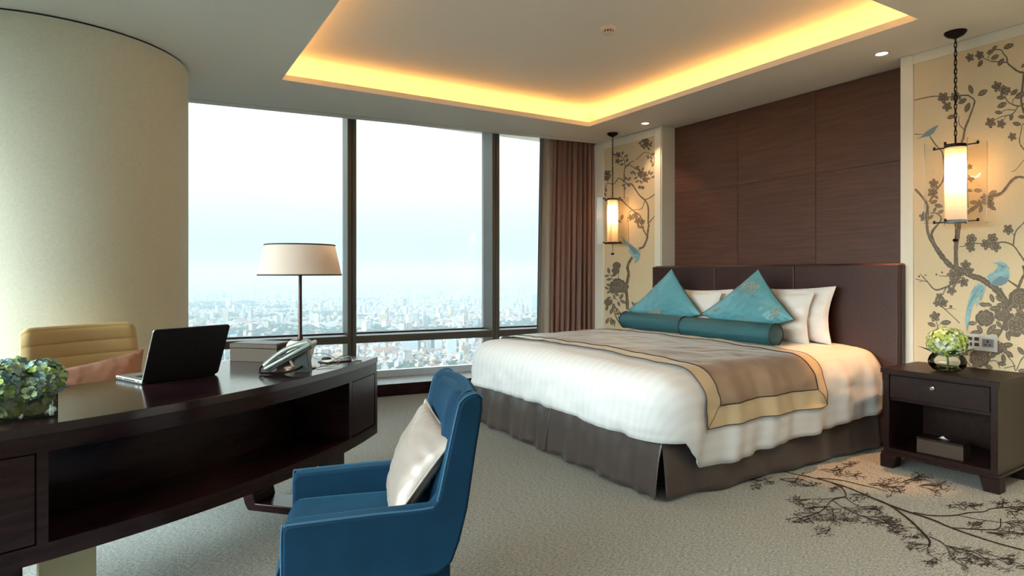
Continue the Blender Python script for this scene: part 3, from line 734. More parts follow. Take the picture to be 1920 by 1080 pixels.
# ---------------------------------------------------------------- carpet with its branch pattern
def draw_carpet(mb):
    zf = .0012
    pj = layer(lambda u, v: at_z(u, v, zf), 'z')
    Q = lambda pts: C(1380, 840, .28125, pts)
    st = [([(290, 150), (400, 175), (520, 200), (640, 230), (760, 270), (900, 330), (1020, 380), (1100, 435), (1180, 500), (1250, 570), (1290, 620), (1285, 660)], (1.2, 4.8)),
          ([(1020, 380), (1160, 430), (1300, 475), (1430, 530), (1600, 590), (1760, 640), (1990, 700)], (3.2, 2.4)),
          ([(540, 200), (700, 215), (830, 245), (920, 265), (1010, 290)], (1.8, 1)),
          ([(1180, 430), (1300, 450), (1450, 450), (1560, 430), (1650, 425), (1700, 405), (1800, 398), (1960, 385)], (2.4, 1.4)),
          ([(640, 232), (700, 262), (730, 300), (725, 325), (640, 347), (600, 390), (550, 430), (430, 470), (385, 495)], (2.6, 1.6)),
          ([(725, 325), (600, 340), (480, 340)], (1.4, .8)), ([(640, 347), (720, 400), (830, 450), (1000, 500), (1060, 517)], (1.6, .9)), ([(725, 328), (800, 380), (900, 410), (970, 412)], (1.4, .8)),
          ([(1430, 530), (1560, 540), (1700, 545), (1758, 530), (1765, 470)], (1.6, 2.6)), ([(1460, 445), (1640, 480), (1800, 500), (1950, 530)], (1, 1)), ([(1700, 545), (1850, 560), (1950, 580)], (1, 1)),
          ([(1290, 590), (1390, 645), (1450, 745), (1550, 800)], (2, 1)), ([(1400, 650), (1600, 700), (1700, 770)], (1.6, .9)), ([(1285, 640), (1280, 700), (1350, 745)], (1.6, .9)), ([(1600, 690), (1800, 740), (1930, 790)], (1, .9)),
          ([(100, 215), (200, 210), (240, 190)], (.8, .8)), ([(640, 400), (650, 470), (620, 530)], (1.4, .8)), ([(620, 290), (660, 265), (700, 290)], (.7, .7)), ([(1050, 545), (1190, 530), (1220, 570)], (.8, .8))]
    for p, w in st: ribbon(mb, Q(p), w, 1, 2, 0, pj, True, .15)
    rnd = random.Random(5)
    def twig(x, y, a, L, depth):
        n = 4; P = [(x, y)]
        for i in range(n):
            a += rnd.uniform(-.35, .35); x += math.cos(a) * L / n; y += math.sin(a) * L / n * .42; P.append((x, y))
            if depth and i in (1, 2, 3) and rnd.random() < .8:
                twig(x, y, a + rnd.choice((-1, 1)) * rnd.uniform(.5, 1.1), L * .62, depth - 1)
        ribbon(mb, Q(P), .42 + .22 * depth, 1, 2, 0, pj, False, .1)
        q = Q([(x, y)])[0]
        blob(mb, q[0], q[1], 1.8, .65, rnd.uniform(-.4, .6), 1, pj, 7)
    for (x, y, n, a0, a1, L) in [(200, 205, 6, 1.2, 2.8, 90), (130, 235, 3, .8, 2.4, 60), (300, 215, 4, 0, .7, 130), (420, 250, 3, -.2, .5, 70),
                                 (720, 190, 3, -.6, .3, 80), (900, 250, 6, -.8, .9, 110), (1000, 260, 7, -1.0, 1.0, 110), (1120, 230, 7, -1.0, .7, 120), (1230, 250, 5, -.5, .4, 130),
                                 (600, 395, 7, 1.2, 3.6, 120), (550, 430, 6, 1.0, 3.4, 120), (430, 470, 6, 1.0, 4.2, 80), (480, 340, 5, 1.4, 3.5, 80), (620, 530, 5, .6, 2.6, 90), (720, 400, 6, .3, 2.4, 110), (830, 450, 7, .2, 2.2, 110), (930, 480, 6, -.6, 1.8, 90), (1000, 500, 5, -.6, 1.2, 70), (850, 400, 5, -.9, .5, 90), (640, 440, 5, .6, 2.4, 100),
                                 (660, 275, 3, 0, 6, 45), (780, 310, 4, -.3, .7, 80), (1150, 560, 6, 1.5, 3.9, 80), (1200, 570, 4, .4, 1.8, 60), (1280, 650, 5, 1.8, 3.8, 110), (1330, 730, 5, .4, 2.6, 80), (1400, 660, 6, .2, 1.6, 120), (1470, 740, 6, .0, 1.8, 100), (1550, 700, 6, -.3, 1.2, 110), (1650, 740, 5, -.3, 1.4, 90), (1750, 740, 5, -.3, 1.0, 90), (1850, 790, 6, -.4, 2.2, 90),
                                 (1530, 420, 5, -2.8, -1.0, 110), (1600, 410, 4, -2.4, -.6, 70), (1740, 400, 6, -2.0, .2, 80), (1800, 420, 6, -.4, 1.2, 90), (1880, 390, 5, -1.5, .9, 80), (1560, 530, 5, -1.5, .0, 80), (1680, 560, 6, .1, 1.4, 110), (1800, 500, 5, -.8, 1.2, 90), (1850, 570, 6, -.6, 1.2, 90), (560, 140, 3, .0, .8, 90), (640, 150, 2, -.3, .5, 60), (700, 105, 3, -.8, .3, 60)]:
        for i in range(max(2, int(n * .8))):
            twig(x + rnd.uniform(-18, 18), y + rnd.uniform(-8, 8), rnd.uniform(a0, a1), L * rnd.uniform(.7, 1.15), 2)
draw_carpet(MBfloor)
struct(MBfloor.build('floor', [M_carpet, M_carpetd]))

# ---------------------------------------------------------------- ceiling fittings
def downlight(x, y, label, e=40, z=ZC, spot=R(95), col=(1, .70, .42), tilt=0):
    t = thing('downlight', label, 'ceiling light', (x, y, z), 0, 'recessed ceiling downlights')
    g = MB(); g.lathe([(.052, 0), (.052, -.004), (.040, -.005), (.036, -.001)], 28, cap=False)
    g.build('trim_ring', M_whitepl, t, smooth=True)
    MB().lathe([(.036, -.0015), (.001, -.0012)], 24, cap=False).build('bulb', mat('bulb_glow', (1, 1, 1), emit=(1, .82, .6), emit_s=8), t)
    l = light('bulb_light', 'SPOT', (0, 0, -.012), e, col, spot_size=spot, spot_blend=.5, shadow_soft_size=.03); l.parent = t; l.rotation_euler = (0, tilt, 0)
    return t
def smoke():
    t = thing('smoke_detector', 'small round white smoke detector on the raised ceiling', 'smoke detector', (2.84, 3.414, ZU))
    MB().lathe([(.055, 0), (.055, -.012), (.047, -.018)], 32).build('base', M_whitepl, t, smooth=True)
    MB().lathe([(.034, -.018), (.034, -.036)], 32).build('sensor_chamber', M_key, t, smooth=True)
    g = MB()
    for k in range(12):
        a = 2 * PI * k / 12; g.box(-.003, .003, .034, .040, -.036, -.018, M=Matrix.Rotation(a, 4, 'Z'))
    g.lathe([(.041, -.036), (.036, -.042), (.001, -.043)], 32)
    g.build('cap', M_whitepl, t, smooth=True, angle=30)
smoke()
downlight(4.44, 2.387, 'recessed downlight in the ceiling above the nightstand side of the headboard', 270, spot=R(31), col=(1, .45, .16), tilt=.11)
downlight(4.435, 4.745, 'recessed downlight in the ceiling above the window end of the headboard', 16)
downlight(1.69, 3.50, 'recessed downlight at the top edge of the picture in the raised ceiling', 30, ZU)
for i, (x, y) in enumerate(((0.3, -0.9), (2.2, -0.9), (3.9, -0.7), (2.3, .8), (3.9, .7), (0.2, .9))):  # unseen downlights, added to give the room warm fill
    downlight(x, y, 'added fill downlight in the ceiling behind the viewer, ' + ('by the column side of the back wall', 'at the middle of the back wall', 'at the head wall end', 'middle one of the nearer row', 'nearest the nightstand', 'right above the viewer')[i], (30, 45, 80, 50, 95, 30)[i], col=(1, .78, .56))

# ---------------------------------------------------------------- pendant lanterns
def chain(z0, z1):
    g = MB(); L = .034; n = int((z1 - z0) / (L * .8)); st = (z1 - z0) / n
    for k in range(n):
        zc = z0 + (k + .5) * st; pts = []
        for j in range(12):
            a = 2 * PI * j / 12; x = .0075 * math.cos(a); z = .0085 * math.sin(a) + (.0095 if math.sin(a) > 0 else -.0095)
            pts.append((x, 0, zc + z) if k % 2 == 0 else (0, x, zc + z))
        g.tube(pts, .0026, 5, closed=True)
    return g
def pendant(name, label, loc):
    t = thing(name, label, 'pendant lamp', loc, 0, 'glass lantern pendants beside the bed')
    zt = 2.065 - ZC; zb = 1.565 - ZC; rz = R(-1.5)
    MB().lathe([(.062, 0), (.060, -.010), (.045, -.026), (.018, -.038), (.008, -.044)], 32).build('canopy', M_iron, t, smooth=True)
    chain(zt + .03, -.04).build('chain', M_iron, t, smooth=True)
    c = MB(); c.tube(catmull([(0.004, 0, -.04), (.010, .004, -.16), (-.008, 0, -.30), (.008, .003, -.5), (0, 0, zt + .02)], 6), .0016, 5); c.build('cable', M_piping, t, smooth=True)
    sh = MB(); sh.lathe([(.058, zb + .018), (.058, zt - .022)], 48, cap=False)
    for k in range(19): 
        z = zb + .03 + k * (zt - zb - .06) / 18; sh.lathe([(.0582, z - .0014), (.0592, z), (.0582, z + .0014)], 40, cap=False)
    sh.build('lamp_shade', M_paper, t, smooth=True)
    for z in (zt - .02, zb):
        g = MB()
        if z != zb: g.tube([(0, 0, zt), (0, 0, zt + .03)], .006, 8)
        g.lathe([(.060, z), (.061, z + .004), (.061, z + .018), (.058, z + .02)], 40)
        for a in (0, PI / 2):
            Mr = Matrix.Rotation(rz + a, 4, 'Z')
            g.box(-.125, .125, -.004, .004, z + .004, z + .012, M=Mr)
            for s in (-1, 1): g.box(s * .125 - .005, s * .125 + .005, -.005, .005, z + .002, z + .022, M=Mr)
        g.build('top_frame' if z != zb else 'bottom_frame', M_iron, t, smooth=True, angle=30)
    for k in range(4):
        Mr = Matrix.Rotation(rz + k * PI / 2, 4, 'Z')
        g = MB(); g.add([Mr @ Vector(q) for q in ((-.120, .122, zb - .005), (.120, .122, zb - .005), (.120, .122, zt + .012), (-.120, .122, zt + .012))], [(0, 1, 2, 3)])
        g.box(-.1235, -.1205, .1205, .1235, zb - .005, zt + .012, 1, M=Mr)
        g.build('acrylic_panel', [M_clear, M_edge], t)
    g = MB(); g.tube([(.008 * math.cos(q * PI / 6), 0, zb - .012 + .008 * math.sin(q * PI / 6)) for q in range(12)], .002, 6, closed=True)
    g.tube([(0, 0, zb - .02), (-.008, 0, zb - .10)], .0013, 5); g.tube([(0, 0, zb - .02), (.008, 0, zb - .10)], .0013, 5)
    g.lathe([(.0005, -.012), (.009, -.008), (.012, 0), (.009, .008), (.0005, .012)], 14, c=(-.010, 0, zb - .11)); g.lathe([(.0005, -.012), (.009, -.008), (.012, 0), (.009, .008), (.0005, .012)], 14, c=(.010, 0, zb - .11))
    g.build('tassel', M_iron, t, smooth=True)
    MB().lathe([(.004, -.03), (.022, -.01), (.028, .01), (.02, .03), (.008, .05)], 20, c=(0, 0, zt - .16)).build('bulb', mat('pendant_bulb', (1, 1, 1), emit=(1, .72, .4), emit_s=20), t, smooth=True)
    return t
PE = 22
for nm, lb, lc in (('pendant_lantern', 'glass and iron lantern on a chain above the nightstand, the larger looking one', (4.447, 1.933, ZC)),
                   ('pendant_lantern', 'glass and iron lantern on a chain hanging beside the brown curtain', (4.447, 5.274, ZC))):
    p = pendant(nm, lb, lc)
    l = light('lantern_light', 'POINT', (0, 0, 1.90 - ZC), PE, (1, .60, .28), shadow_soft_size=.03); l.parent = p

# ---------------------------------------------------------------- curtain
def curtain(name, label, x0, x1, off, z0, z1, m, folds, amp, parent=None, seed=0):
    rnd = random.Random(seed); ph = [rnd.uniform(0, 6) for _ in range(4)]
    def fn(u, v):
        s = u * folds * 2 * PI
        a = amp * (math.sin(s + .6 * math.sin(v * 2 + ph[0])) + .35 * math.sin(s * 2.3 + ph[1])) * (.75 + .25 * math.sin(u * 9 + ph[2]))
        x = x0 + (x1 - x0) * (u + .006 * math.sin(v * 5 + s * .5)) - (1 - u) * .05 * (1 - v) 
        p = wp(x, off + a, z0 + (z1 - z0) * v); return p
    g = MB(); g.grid(fn, int(folds * 18), 14)
    return g.build(name, m, parent, smooth=True, angle=180)
ct = thing('curtain', 'floor length brown pleated curtain gathered between window and mural', 'curtain', wp(4.3, .2, 0))
inv = Matrix.Translation(-wp(4.3, .2, 0))
for nm, x0, x1, off, m, folds, amp in (('drape', 4.06, 4.66, .22, M_curtain, 9, .035), ('lining', 3.97, 4.09, .235, M_curtain2, 1.0, .018), ('sheer', 3.94, 4.0, .27, mat('grey_sheer', (.16, .16, .17), .8), 1.5, .012)):
    o = curtain(nm, None, x0, x1, off, .02, 3.0, m, folds, amp, None, 3); o.data.transform(inv); o.parent = ct

# ---------------------------------------------------------------- bed
bed = thing('bed', 'king size bed with a brown leather headboard and taupe pleated skirt', 'bed', (3.5, 3.57, 0))
BI = Matrix.Translation(Vector((-3.5, -3.57, 0)))
def bed_part(mb, name, m, **k):
    mb.v = [tuple(BI @ Vector(v)) for v in mb.v]; return mb.build(name, m, bed, **k)
hb = [4.765, 3.95, 3.14, 2.335]
for i in range(3):
    g = MB(); g.box(4.550, 4.600, hb[i + 1] + (.0 if i == 2 else .0012), hb[i] - (.0 if i == 0 else .0012), .02, 1.308)
    bed_part(g, 'headboard_panel', M_leather, bevel=.008, seg=3, smooth=True)
g = MB(); g.box(4.575, 4.655, hb[3] - .004, hb[0] + .004, .02, 1.317); bed_part(g, 'headboard', M_leather, bevel=.018, seg=4, smooth=True)
g = MB(); g.box(2.475, 4.54, 2.525, 4.68, .06, .34); bed_part(g, 'box_spring', M_piping, bevel=.02)
g = MB(); g.box(2.47, 4.54, 2.52, 4.66, .34, .62); bed_part(g, 'mattress', M_pillow, bevel=.06, seg=4, smooth=True)
def skirt_side(p0, p1, nrm, seed, n=70, wav=.012):
    rnd = random.Random(seed)
    def fn(u, v):
        p = p0.lerp(p1, u); z = .012 + .325 * v
        w = wav * (1.6 - v) * (math.sin(u * 19 + seed) + .6 * math.sin(u * 41 + 2 * seed)) + .012 * nz(p.x * 3, p.y * 3, z * 3 + seed)
        fl = .022 * (1 - v) ** 1.3 - .032 * v ** 4
        edge = min(u, 1 - u) * p0.length * 0 + 1
        q = p + nrm * (w * .7 * edge + fl)
        q.z = z - (.006 * math.sin(u * 23 + seed) if v < .1 else 0); return q
    g = MB(); g.grid(fn, n, 10); return g
g = skirt_side(Vector((2.43, 4.70, 0)), Vector((2.43, 3.56, 0)), Vector((-1, 0, 0)), 1); g2 = skirt_side(Vector((2.432, 3.60, 0)), Vector((2.43, 2.485, 0)), Vector((-1, 0, 0)), 1.7)
bed_part(g, 'skirt', M_skirt, smooth=True, solid=.004); bed_part(g2, 'skirt', M_skirt, smooth=True, solid=.004)
bed_part(skirt_side(Vector((2.445, 2.47, 0)), Vector((4.54, 2.47, 0)), Vector((0, -1, 0)), 3, 100), 'skirt', M_skirt, smooth=True, solid=.004)
bed_part(skirt_side(Vector((4.54, 4.72, 0)), Vector((2.445, 4.72, 0)), Vector((0, 1, 0)), 4, 100), 'skirt', M_skirt, smooth=True, solid=.004)

# duvet: rings from the middle of the top out over the edge and down
DX0, DX1, DY0, DY1, RR = 2.385, 4.545, 2.425, 4.79, .19
def top_h(x, y):
    u = min((x - DX0) / (DX1 - DX0), 1); w = (y - 3.6) / 1.15
    return .705 + .012 * u - .03 * w * w - .02 * max(0, 1 - u * 4) + .006 * nz(x, y, 0, 2.6) + .004 * nz(x, y, 3, 7)
def prof(t):
    a = min(t / RR, PI / 2); e = max(0, t - RR * PI / 2)
    return RR * math.sin(a) + .012 * math.sin(min(e / .3, 1) * PI), RR * (1 - math.cos(a)) + e
def wrinkle(x, y, z, d):
    w = .010 * nz(x, y, z * .6, 4.5) + .005 * nz(x, y, z * .5 + 5, 13)
    return w * d + .006 * nz(x * .6, y * .6, z * 2.2, 9) * d
def hang(s_side, x):
    """length of cloth hanging beyond the flat top at room x along a side, or along the foot"""
    if s_side == 'foot': return .405 + RR * (PI / 2 - 1) - .05
    if x < 2.52: return .405 + RR * (PI / 2 - 1) - .05
    f = min(max((x - 2.52) / .14, 0), 1); f = f * f * (3 - 2 * f)
    lo = .36; hi = .525 - max(0, x - 2.9) * .062
    return (lo * (1 - f) + hi * f) + RR * (PI / 2 - 1)
ring = []
cr = .03
x0, x1, y0, y1 = DX0 + RR, DX1 - .02, DY0 + RR, DY1 - RR
def add_line(a, b, n, nr, side):
    for i in range(n):
        p = Vector(a).lerp(Vector(b), i / n); ring.append((p, Vector(nr), side))
def add_arc(c, a0, a1, n):
    for i in range(n):
        a = a0 + (a1 - a0) * i / n; d = Vector((math.cos(a), math.sin(a))); ring.append((Vector(c) + d * cr, d, 'arc'))
add_line((x1, y0), (x0 + cr, y0), 70, (0, -1), 'near'); add_arc((x0 + cr, y0 + cr), -PI / 2, -PI, 14)
add_line((x0, y0 + cr), (x0, y1 - cr), 80, (-1, 0), 'foot'); add_arc((x0 + cr, y1 - cr), PI, PI / 2, 14)
add_line((x0 + cr, y1), (x1, y1), 70, (0, 1), 'far'); add_line((x1, y1), (x1, y0), 60, (1, 0), 'head')
NR = len(ring); rows = []; UVS = []
def hl(k):
    p, n, s = ring[k]
    if s == 'foot': return hang('foot', 0)
    if s == 'head': return .01
    f = hang('side', p.x)
    if s == 'arc':
        return hang('foot', 0)
    return f
HL = [hl(k) for k in range(NR)]
HL = [sum(HL[(k + d) % NR] for d in range(-2, 3)) / 5 for k in range(NR)]
NI, NH = 16, 18
for r in range(NI + NH + 1):
    row = []; ur = []
    for k, (p, n, s) in enumerate(ring):
        if r <= NI:
            f = r / NI; cx = min(max(p.x, 3.2), 3.8); c = Vector((cx, 3.6)); q = c.lerp(p, f)
            z = top_h(q.x, q.y) + wrinkle(q.x, q.y, 0, .6) ; row.append((q.x, q.y, z)); ur.append((q.y, q.x))
        else:
            t = (r - NI) / NH * HL[k]; o, d = prof(t)
            q = p + n * o; z = top_h(p.x, p.y) - d
            dd = min(1, t / .12) * (1.6 if s != 'head' else 0)
            al = p.x if s in ('near', 'far') else p.y
            w = wrinkle(q.x, q.y, z, dd) + (.012 * (t / .5) * math.sin(al * 17 + 1.3) + .006 * (t / .5) * math.sin(al * 39)) * (0 if s == 'head' else (.25 if s in ('foot', 'arc') else 1))
            cr2 = max(0, t / HL[k] - .45) if s in ('foot', 'arc') else max(0, t / HL[k] - .7) * .5
            w += cr2 * (.030 * nz(al, z, 3, 9) + .016 * nz(al, z, 8, 24)); hem = .030 * nz(al, 0, 0, 6) * max(0, t / HL[k] - .6)
            q = q + n * w
            if s == 'head': q = p + n * .01; 
            row.append((q.x, q.y, z + hem)); ur.append((p.y + (0 if s in ('foot', 'head') else n.y * t), p.x + (n.x * t)))
    rows.append(row); UVS.append(ur)
g = MB(); vs = [v for rw in rows for v in rw]; fs = []
for r in range(NI + NH):
    for k in range(NR):
        k2 = (k + 1) % NR; fs.append((r * NR + k, (r + 1) * NR + k, (r + 1) * NR + k2, r * NR + k2))
g.add(vs, fs)
for r in range(NI + NH + 1):
    for k in range(NR): g.uv[r * NR + k] = UVS[r][k]
du = g.build('duvet', M_duvet, smooth=True, angle=180, solid=.012)
tag(du, 'white striped cotton duvet spread over the king size bed', 'duvet')

# runner across the foot half of the bed
def bed_path(x, w, lift, noisy=1.0):
    """w = distance across the bed measured from the middle; negative toward the near side"""
    half = (y1 - y0) / 2; mid = (y1 + y0) / 2
    if abs(w) <= half:
        y = mid + w; z = top_h(x, y) + wrinkle(x, y, 0, .6) * noisy; ed = min(1, (half - abs(w)) / .2)
        return Vector((x, y, z + lift))
    t = abs(w) - half; o, d = prof(t); sg = 1 if w > 0 else -1
    yb = mid + sg * half; q = Vector((x, yb + sg * o, top_h(x, yb) - d))
    al = x; dd = min(1, t / .12) * 1.6
    wr = wrinkle(q.x, q.y, q.z, dd) + .012 * (t / .5) * math.sin(al * 17 + 1.3) + .006 * (t / .5) * math.sin(al * 39)
    a = min(t / RR, PI / 2)
    q.y += sg * (wr + lift * math.sin(a)); q.z += lift * math.cos(a); return q
hlf = (y1 - y0) / 2; WE = hlf + .30 + RR * (PI / 2 - 1)
RX0, RX1 = 2.70, 3.83
def rn(u, v, lift=.016, ex=0):
    x = RX0 + (RX1 - RX0) * u; w = -WE + 2 * WE * v
    l = lift + .006 * nz(x * 1.5, w * 1.0, 2, 3.0) + .008 * abs(nz(x * 1.2 + w * 1.4, w * .5, 0, 3.6))
    return bed_path(x, w, l + .006, 1)
run = thing('bed_runner', 'taupe satin bed runner with a gold border laid across the bed', 'bed runner', (3.26, 3.57, .7))
RI = Matrix.Translation(Vector((-3.26, -3.57, -.7)))
def rpart(fn, nu, nv, name, m):
    g = MB(); g.grid(fn, nu, nv); g.v = [tuple(RI @ Vector(v)) for v in g.v]; return g.build(name, m, run, smooth=True, angle=180)
bw = .115 / (RX1 - RX0); bv = .115 / (2 * WE)
rpart(lambda u, v: rn(bw + (1 - 2 * bw) * u, bv + (1 - 2 * bv) * v), 60, 160, 'centre_panel', M_runner)
g = MB()
g.grid(lambda u, v: rn(bw * u, v), 6, 160); g.grid(lambda u, v: rn(1 - bw + bw * u, v), 6, 160)
g.grid(lambda u, v: rn(bw + (1 - 2 * bw) * u, bv * v), 60, 6); g.grid(lambda u, v: rn(bw + (1 - 2 * bw) * u, 1 - bv + bv * v), 60, 6)
g.v = [tuple(RI @ Vector(v)) for v in g.v]; g.build('border', M_border, run, smooth=True, angle=180)
g = MB()
loop = [(bw, bv + (1 - 2 * bv) * i / 120) for i in range(120)] + [(bw + (1 - 2 * bw) * i / 40, 1 - bv) for i in range(40)] + [(1 - bw, 1 - bv - (1 - 2 * bv) * i / 120) for i in range(120)] + [(1 - bw - (1 - 2 * bw) * i / 40, bv) for i in range(40)]
g.tube([rn(u, v, .0185) for u, v in loop], .0032, 6, closed=True)
loop2 = [(0, i / 140) for i in range(141)]
g.tube([rn(u, v, .017) for u, v in loop2], .0022, 6)
g.tube([rn(1, i / 140, .017) for i in range(141)], .0022, 6); g.tube([rn(i / 40, 0, .017) for i in range(41)], .0022, 6)
for (ua, va, ub, vb) in ((0, 0, bw, bv), (1, 0, 1 - bw, bv)):
    g.tube([rn(ua + (ub - ua) * i / 6, va + (vb - va) * i / 6, .0172) for i in range(7)], .0016, 5)
g.v = [tuple(RI @ Vector(v)) for v in g.v]; g.build('piping', M_piping, run, smooth=True)

# ---------------------------------------------------------------- soft pillows
def pillow(parent, c00, c10, c11, c01, thick, m, pm=None, seed=0, n=26, name='cover', sag=.03, pin=.07, wr=.006, pipe_r=.0035, sharp=.42):
    c00, c10, c11, c01 = map(Vector, (c00, c10, c11, c01))
    nr = (c10 - c00).cross(c01 - c00).normalized(); cen = (c00 + c10 + c11 + c01) / 4
    def base(u, v):
        p = (c00 * (1 - u) + c10 * u) * (1 - v) + (c01 * (1 - u) + c11 * u) * v
        a = 1 - (2 * u - 1) ** 2; b = 1 - (2 * v - 1) ** 2
        k = pin * (1 - (1 - a) * (1 - b)) * (1 - min(a, b))      # mid-edges pull in, corners stay out
        e = pin * (b * (1 - a) ** 4 + a * (1 - b) ** 4)
        return p + (cen - p) * e
    def th(u, v):
        a = max(0, 1 - (2 * u - 1) ** 2); b = max(0, 1 - (2 * v - 1) ** 2)
        return (a ** sharp) * (b ** sharp)
    g = MB(); vs = []; idx = {}
    for sd in (1, -1):
        def fn(u, v, sd=sd):
            q = base(u, v); h = th(u, v)
            d = thick / 2 * h + wr * h ** .5 * (nz(q.x + seed, q.y, q.z * 1.0 + sd, 9) + .7 * nz(q.x * 2, q.y + seed, q.z * 2 + sd, 17)) * (1 if h > .02 else 0)
            e = min(u, 1 - u, v, 1 - v)
            d += .5 * wr * math.sin((u + v * .3) * 60 + seed) * max(0, 1 - e / .12) * (1 if h > .02 else 0)
            return q + nr * sd * max(d, .0005)
        g.grid(fn, n, n)
        if sd == -1:
            k = n * n
            g.f[-k:] = [tuple(reversed(f)) for f in g.f[-k:]]
    o = g.build(name, m, parent, smooth=True, angle=180)
    if pm:
        pts = [base(i / n, 0) for i in range(n)] + [base(1, i / n) for i in range(n)] + [base(1 - i / n, 1) for i in range(n)] + [base(0, 1 - i / n) for i in range(n)]
        MB().tube(pts, pipe_r, 6, closed=True).build('piping', pm, parent, smooth=True)
    return base, nr
def upright(name, label, cat, group, x, ya, yb, zb, zt, lean, thick, m, pm, seed, dz=(0, 0), **k):
    loc = Vector((x, (ya + yb) / 2, zb)); t = thing(name, label, cat, loc, 0, group)
    hy = (ya - yb) / 2; h = zt - zb
    pillow(t, (0, hy, 0), (0, -hy, 0), (lean, -hy * 1.0, h + dz[1]), (lean, hy, h + dz[0]), thick, m, pm, seed, **k)
    return t
pg = 'white bed pillows leaning on the headboard'
upright('bed_pillow', 'white bed pillow against the headboard on the nightstand side, rear of its pair', 'pillow', pg, 4.415, 3.55, 2.74, .715, 1.125, .06, .115, M_pillow, M_pillow, 1, (0, .02), wr=.015, pin=.11)
upright('bed_pillow', 'white bed pillow on the nightstand side, in front of its pair', 'pillow', pg, 4.315, 3.60, 2.85, .705, 1.095, .06, .12, M_pillow, M_pillow, 2, (0, 0), wr=.015, pin=.11)
upright('bed_pillow', 'white bed pillow against the headboard on the window side, rear of its pair', 'pillow', pg, 4.415, 4.50, 3.68, .715, 1.10, .06, .115, M_pillow, M_pillow, 3, wr=.015, pin=.11)
upright('bed_pillow', 'white bed pillow on the window side, in front of its pair', 'pillow', pg, 4.315, 4.47, 3.72, .705, 1.075, .06, .12, M_pillow, M_pillow, 4, wr=.015, pin=.11)

def diamond(label, yc, apex, yl, yr, zm, x, seed, sprays):
    t = thing('silk_cushion', label, 'cushion', (x, yc, .72), 0, 'turquoise silk cushions standing on a corner')
    bot = Vector((.0, 0, .0)); L = Vector((-.01, yl - yc, zm - .72)); Rr = Vector((-.01, yr - yc, zm - .72 + .012)); top = Vector((.06, apex[0] - yc, apex[1] - .72))
    base, nr = pillow(t, bot, Rr, top, L, .15, M_teal, M_piping, seed, n=44, wr=.009, pin=.06, pipe_r=.003, sharp=.55, name='cover')
    # embroidered sprays lying on the front face
    rnd = random.Random(seed); g = MB()
    if nr.x > 0: nr = -nr
    def on(u, v, d=.0035):
        a = max(0, 1 - (2 * u - 1) ** 2); b = max(0, 1 - (2 * v - 1) ** 2); h = (a ** .55) * (b ** .55)
        return base(u, v) + nr * (.075 * h + d)
    for (u0, v0, du, dv, n, L0) in sprays:
        for k in range(n):
            a = math.atan2(dv, du) + rnd.uniform(-1.1, 1.1); L1 = L0 * rnd.uniform(.5, 1.1); pts = []
            for i in range(5):
                f = i / 4; aa = a + .7 * f * rnd.uniform(-1, 1)
                pts.append(on(min(.985, max(.015, u0 + math.cos(aa) * L1 * f)), min(.985, max(.015, v0 + math.sin(aa) * L1 * f))))
            g.tube(pts, .0011, 4)
            e = pts[-1]
            g.lathe([(.0005, -.003), (.0035, -.001), (.0035, .001), (.0005, .003)], 6, c=tuple(e))
    g.build('embroidery', M_silkpat, t, smooth=True)
diamond('turquoise silk cushion standing on a corner on the window side of the bed', 4.28, (4.22, 1.287), 4.74, 3.80, .872, 4.215, 3, [(.42, .34, -.3, 1, 26, .16), (.30, .42, 1, 1, 20, .14)])
diamond('turquoise silk cushion with gold branches in the middle of the bed, nearer the nightstand', 3.33, (3.27, 1.278), 3.80, 2.90, .885, 4.215, 7, [(.30, .30, 1, 1, 20, .14), (.92, .72, -1, .5, 30, .20), (.75, .93, .3, -1, 30, .22), (.88, .15, -.3, 1, 28, .16), (.18, .80, .3, .8, 14, .12)])

def bolster(label, x, ya, yb, zc, r, rz=0):
    L = abs(ya - yb)
    t = thing('bolster_cushion', label, 'bolster cushion', (x, (ya + yb) / 2, zc), rz, 'teal bolster cushions'); n = 48
    g = MB()
    def fn(u, v):
        a = 2 * PI * v; y = -L / 2 + L * u; rr = r * (1 - .05 * (2 * u - 1) ** 6) * (1 + .012 * nz(y * 6, a, 0)); e = 1 - (2 * u - 1) ** 10 * .03
        return Vector((rr * math.cos(a) * 1.0, y, rr * math.sin(a) * .97 * e))
    g.grid(fn, 40, n, 0, lambda u, v: (L * u, 2 * PI * r * v))
    for e in (0, 1):
        def cap(u, v, e=e):
            a = 2 * PI * v; y = (-1 if e == 0 else 1) * (L / 2 + .012 * (1 - u * u)); return Vector((r * .95 * u * math.cos(a), y, r * .92 * u * math.sin(a)))
        g.grid(cap, 8, n, 0, lambda u, v: (r * u * math.cos(2 * PI * v), r * u * math.sin(2 * PI * v)))
        if e == 1: pass
    g.build('cover', M_bolster, t, smooth=True, angle=60)
    for s in (-1, 1): g = MB(); g.tube([(r * .965 * math.cos(2 * PI * k / 32), s * L / 2, r * .94 * math.sin(2 * PI * k / 32)) for k in range(32)], .0042, 6, closed=True); g.build('piping', M_piping, t, smooth=True)
bolster('teal woven bolster in front of the right cushion, its round end facing the nightstand', 4.02, 3.80, 2.93, .788, .088, R(1.5))
bolster('teal woven bolster in front of the left cushion, on the window side', 4.10, 4.68, 3.88, .785, .084, R(-2))

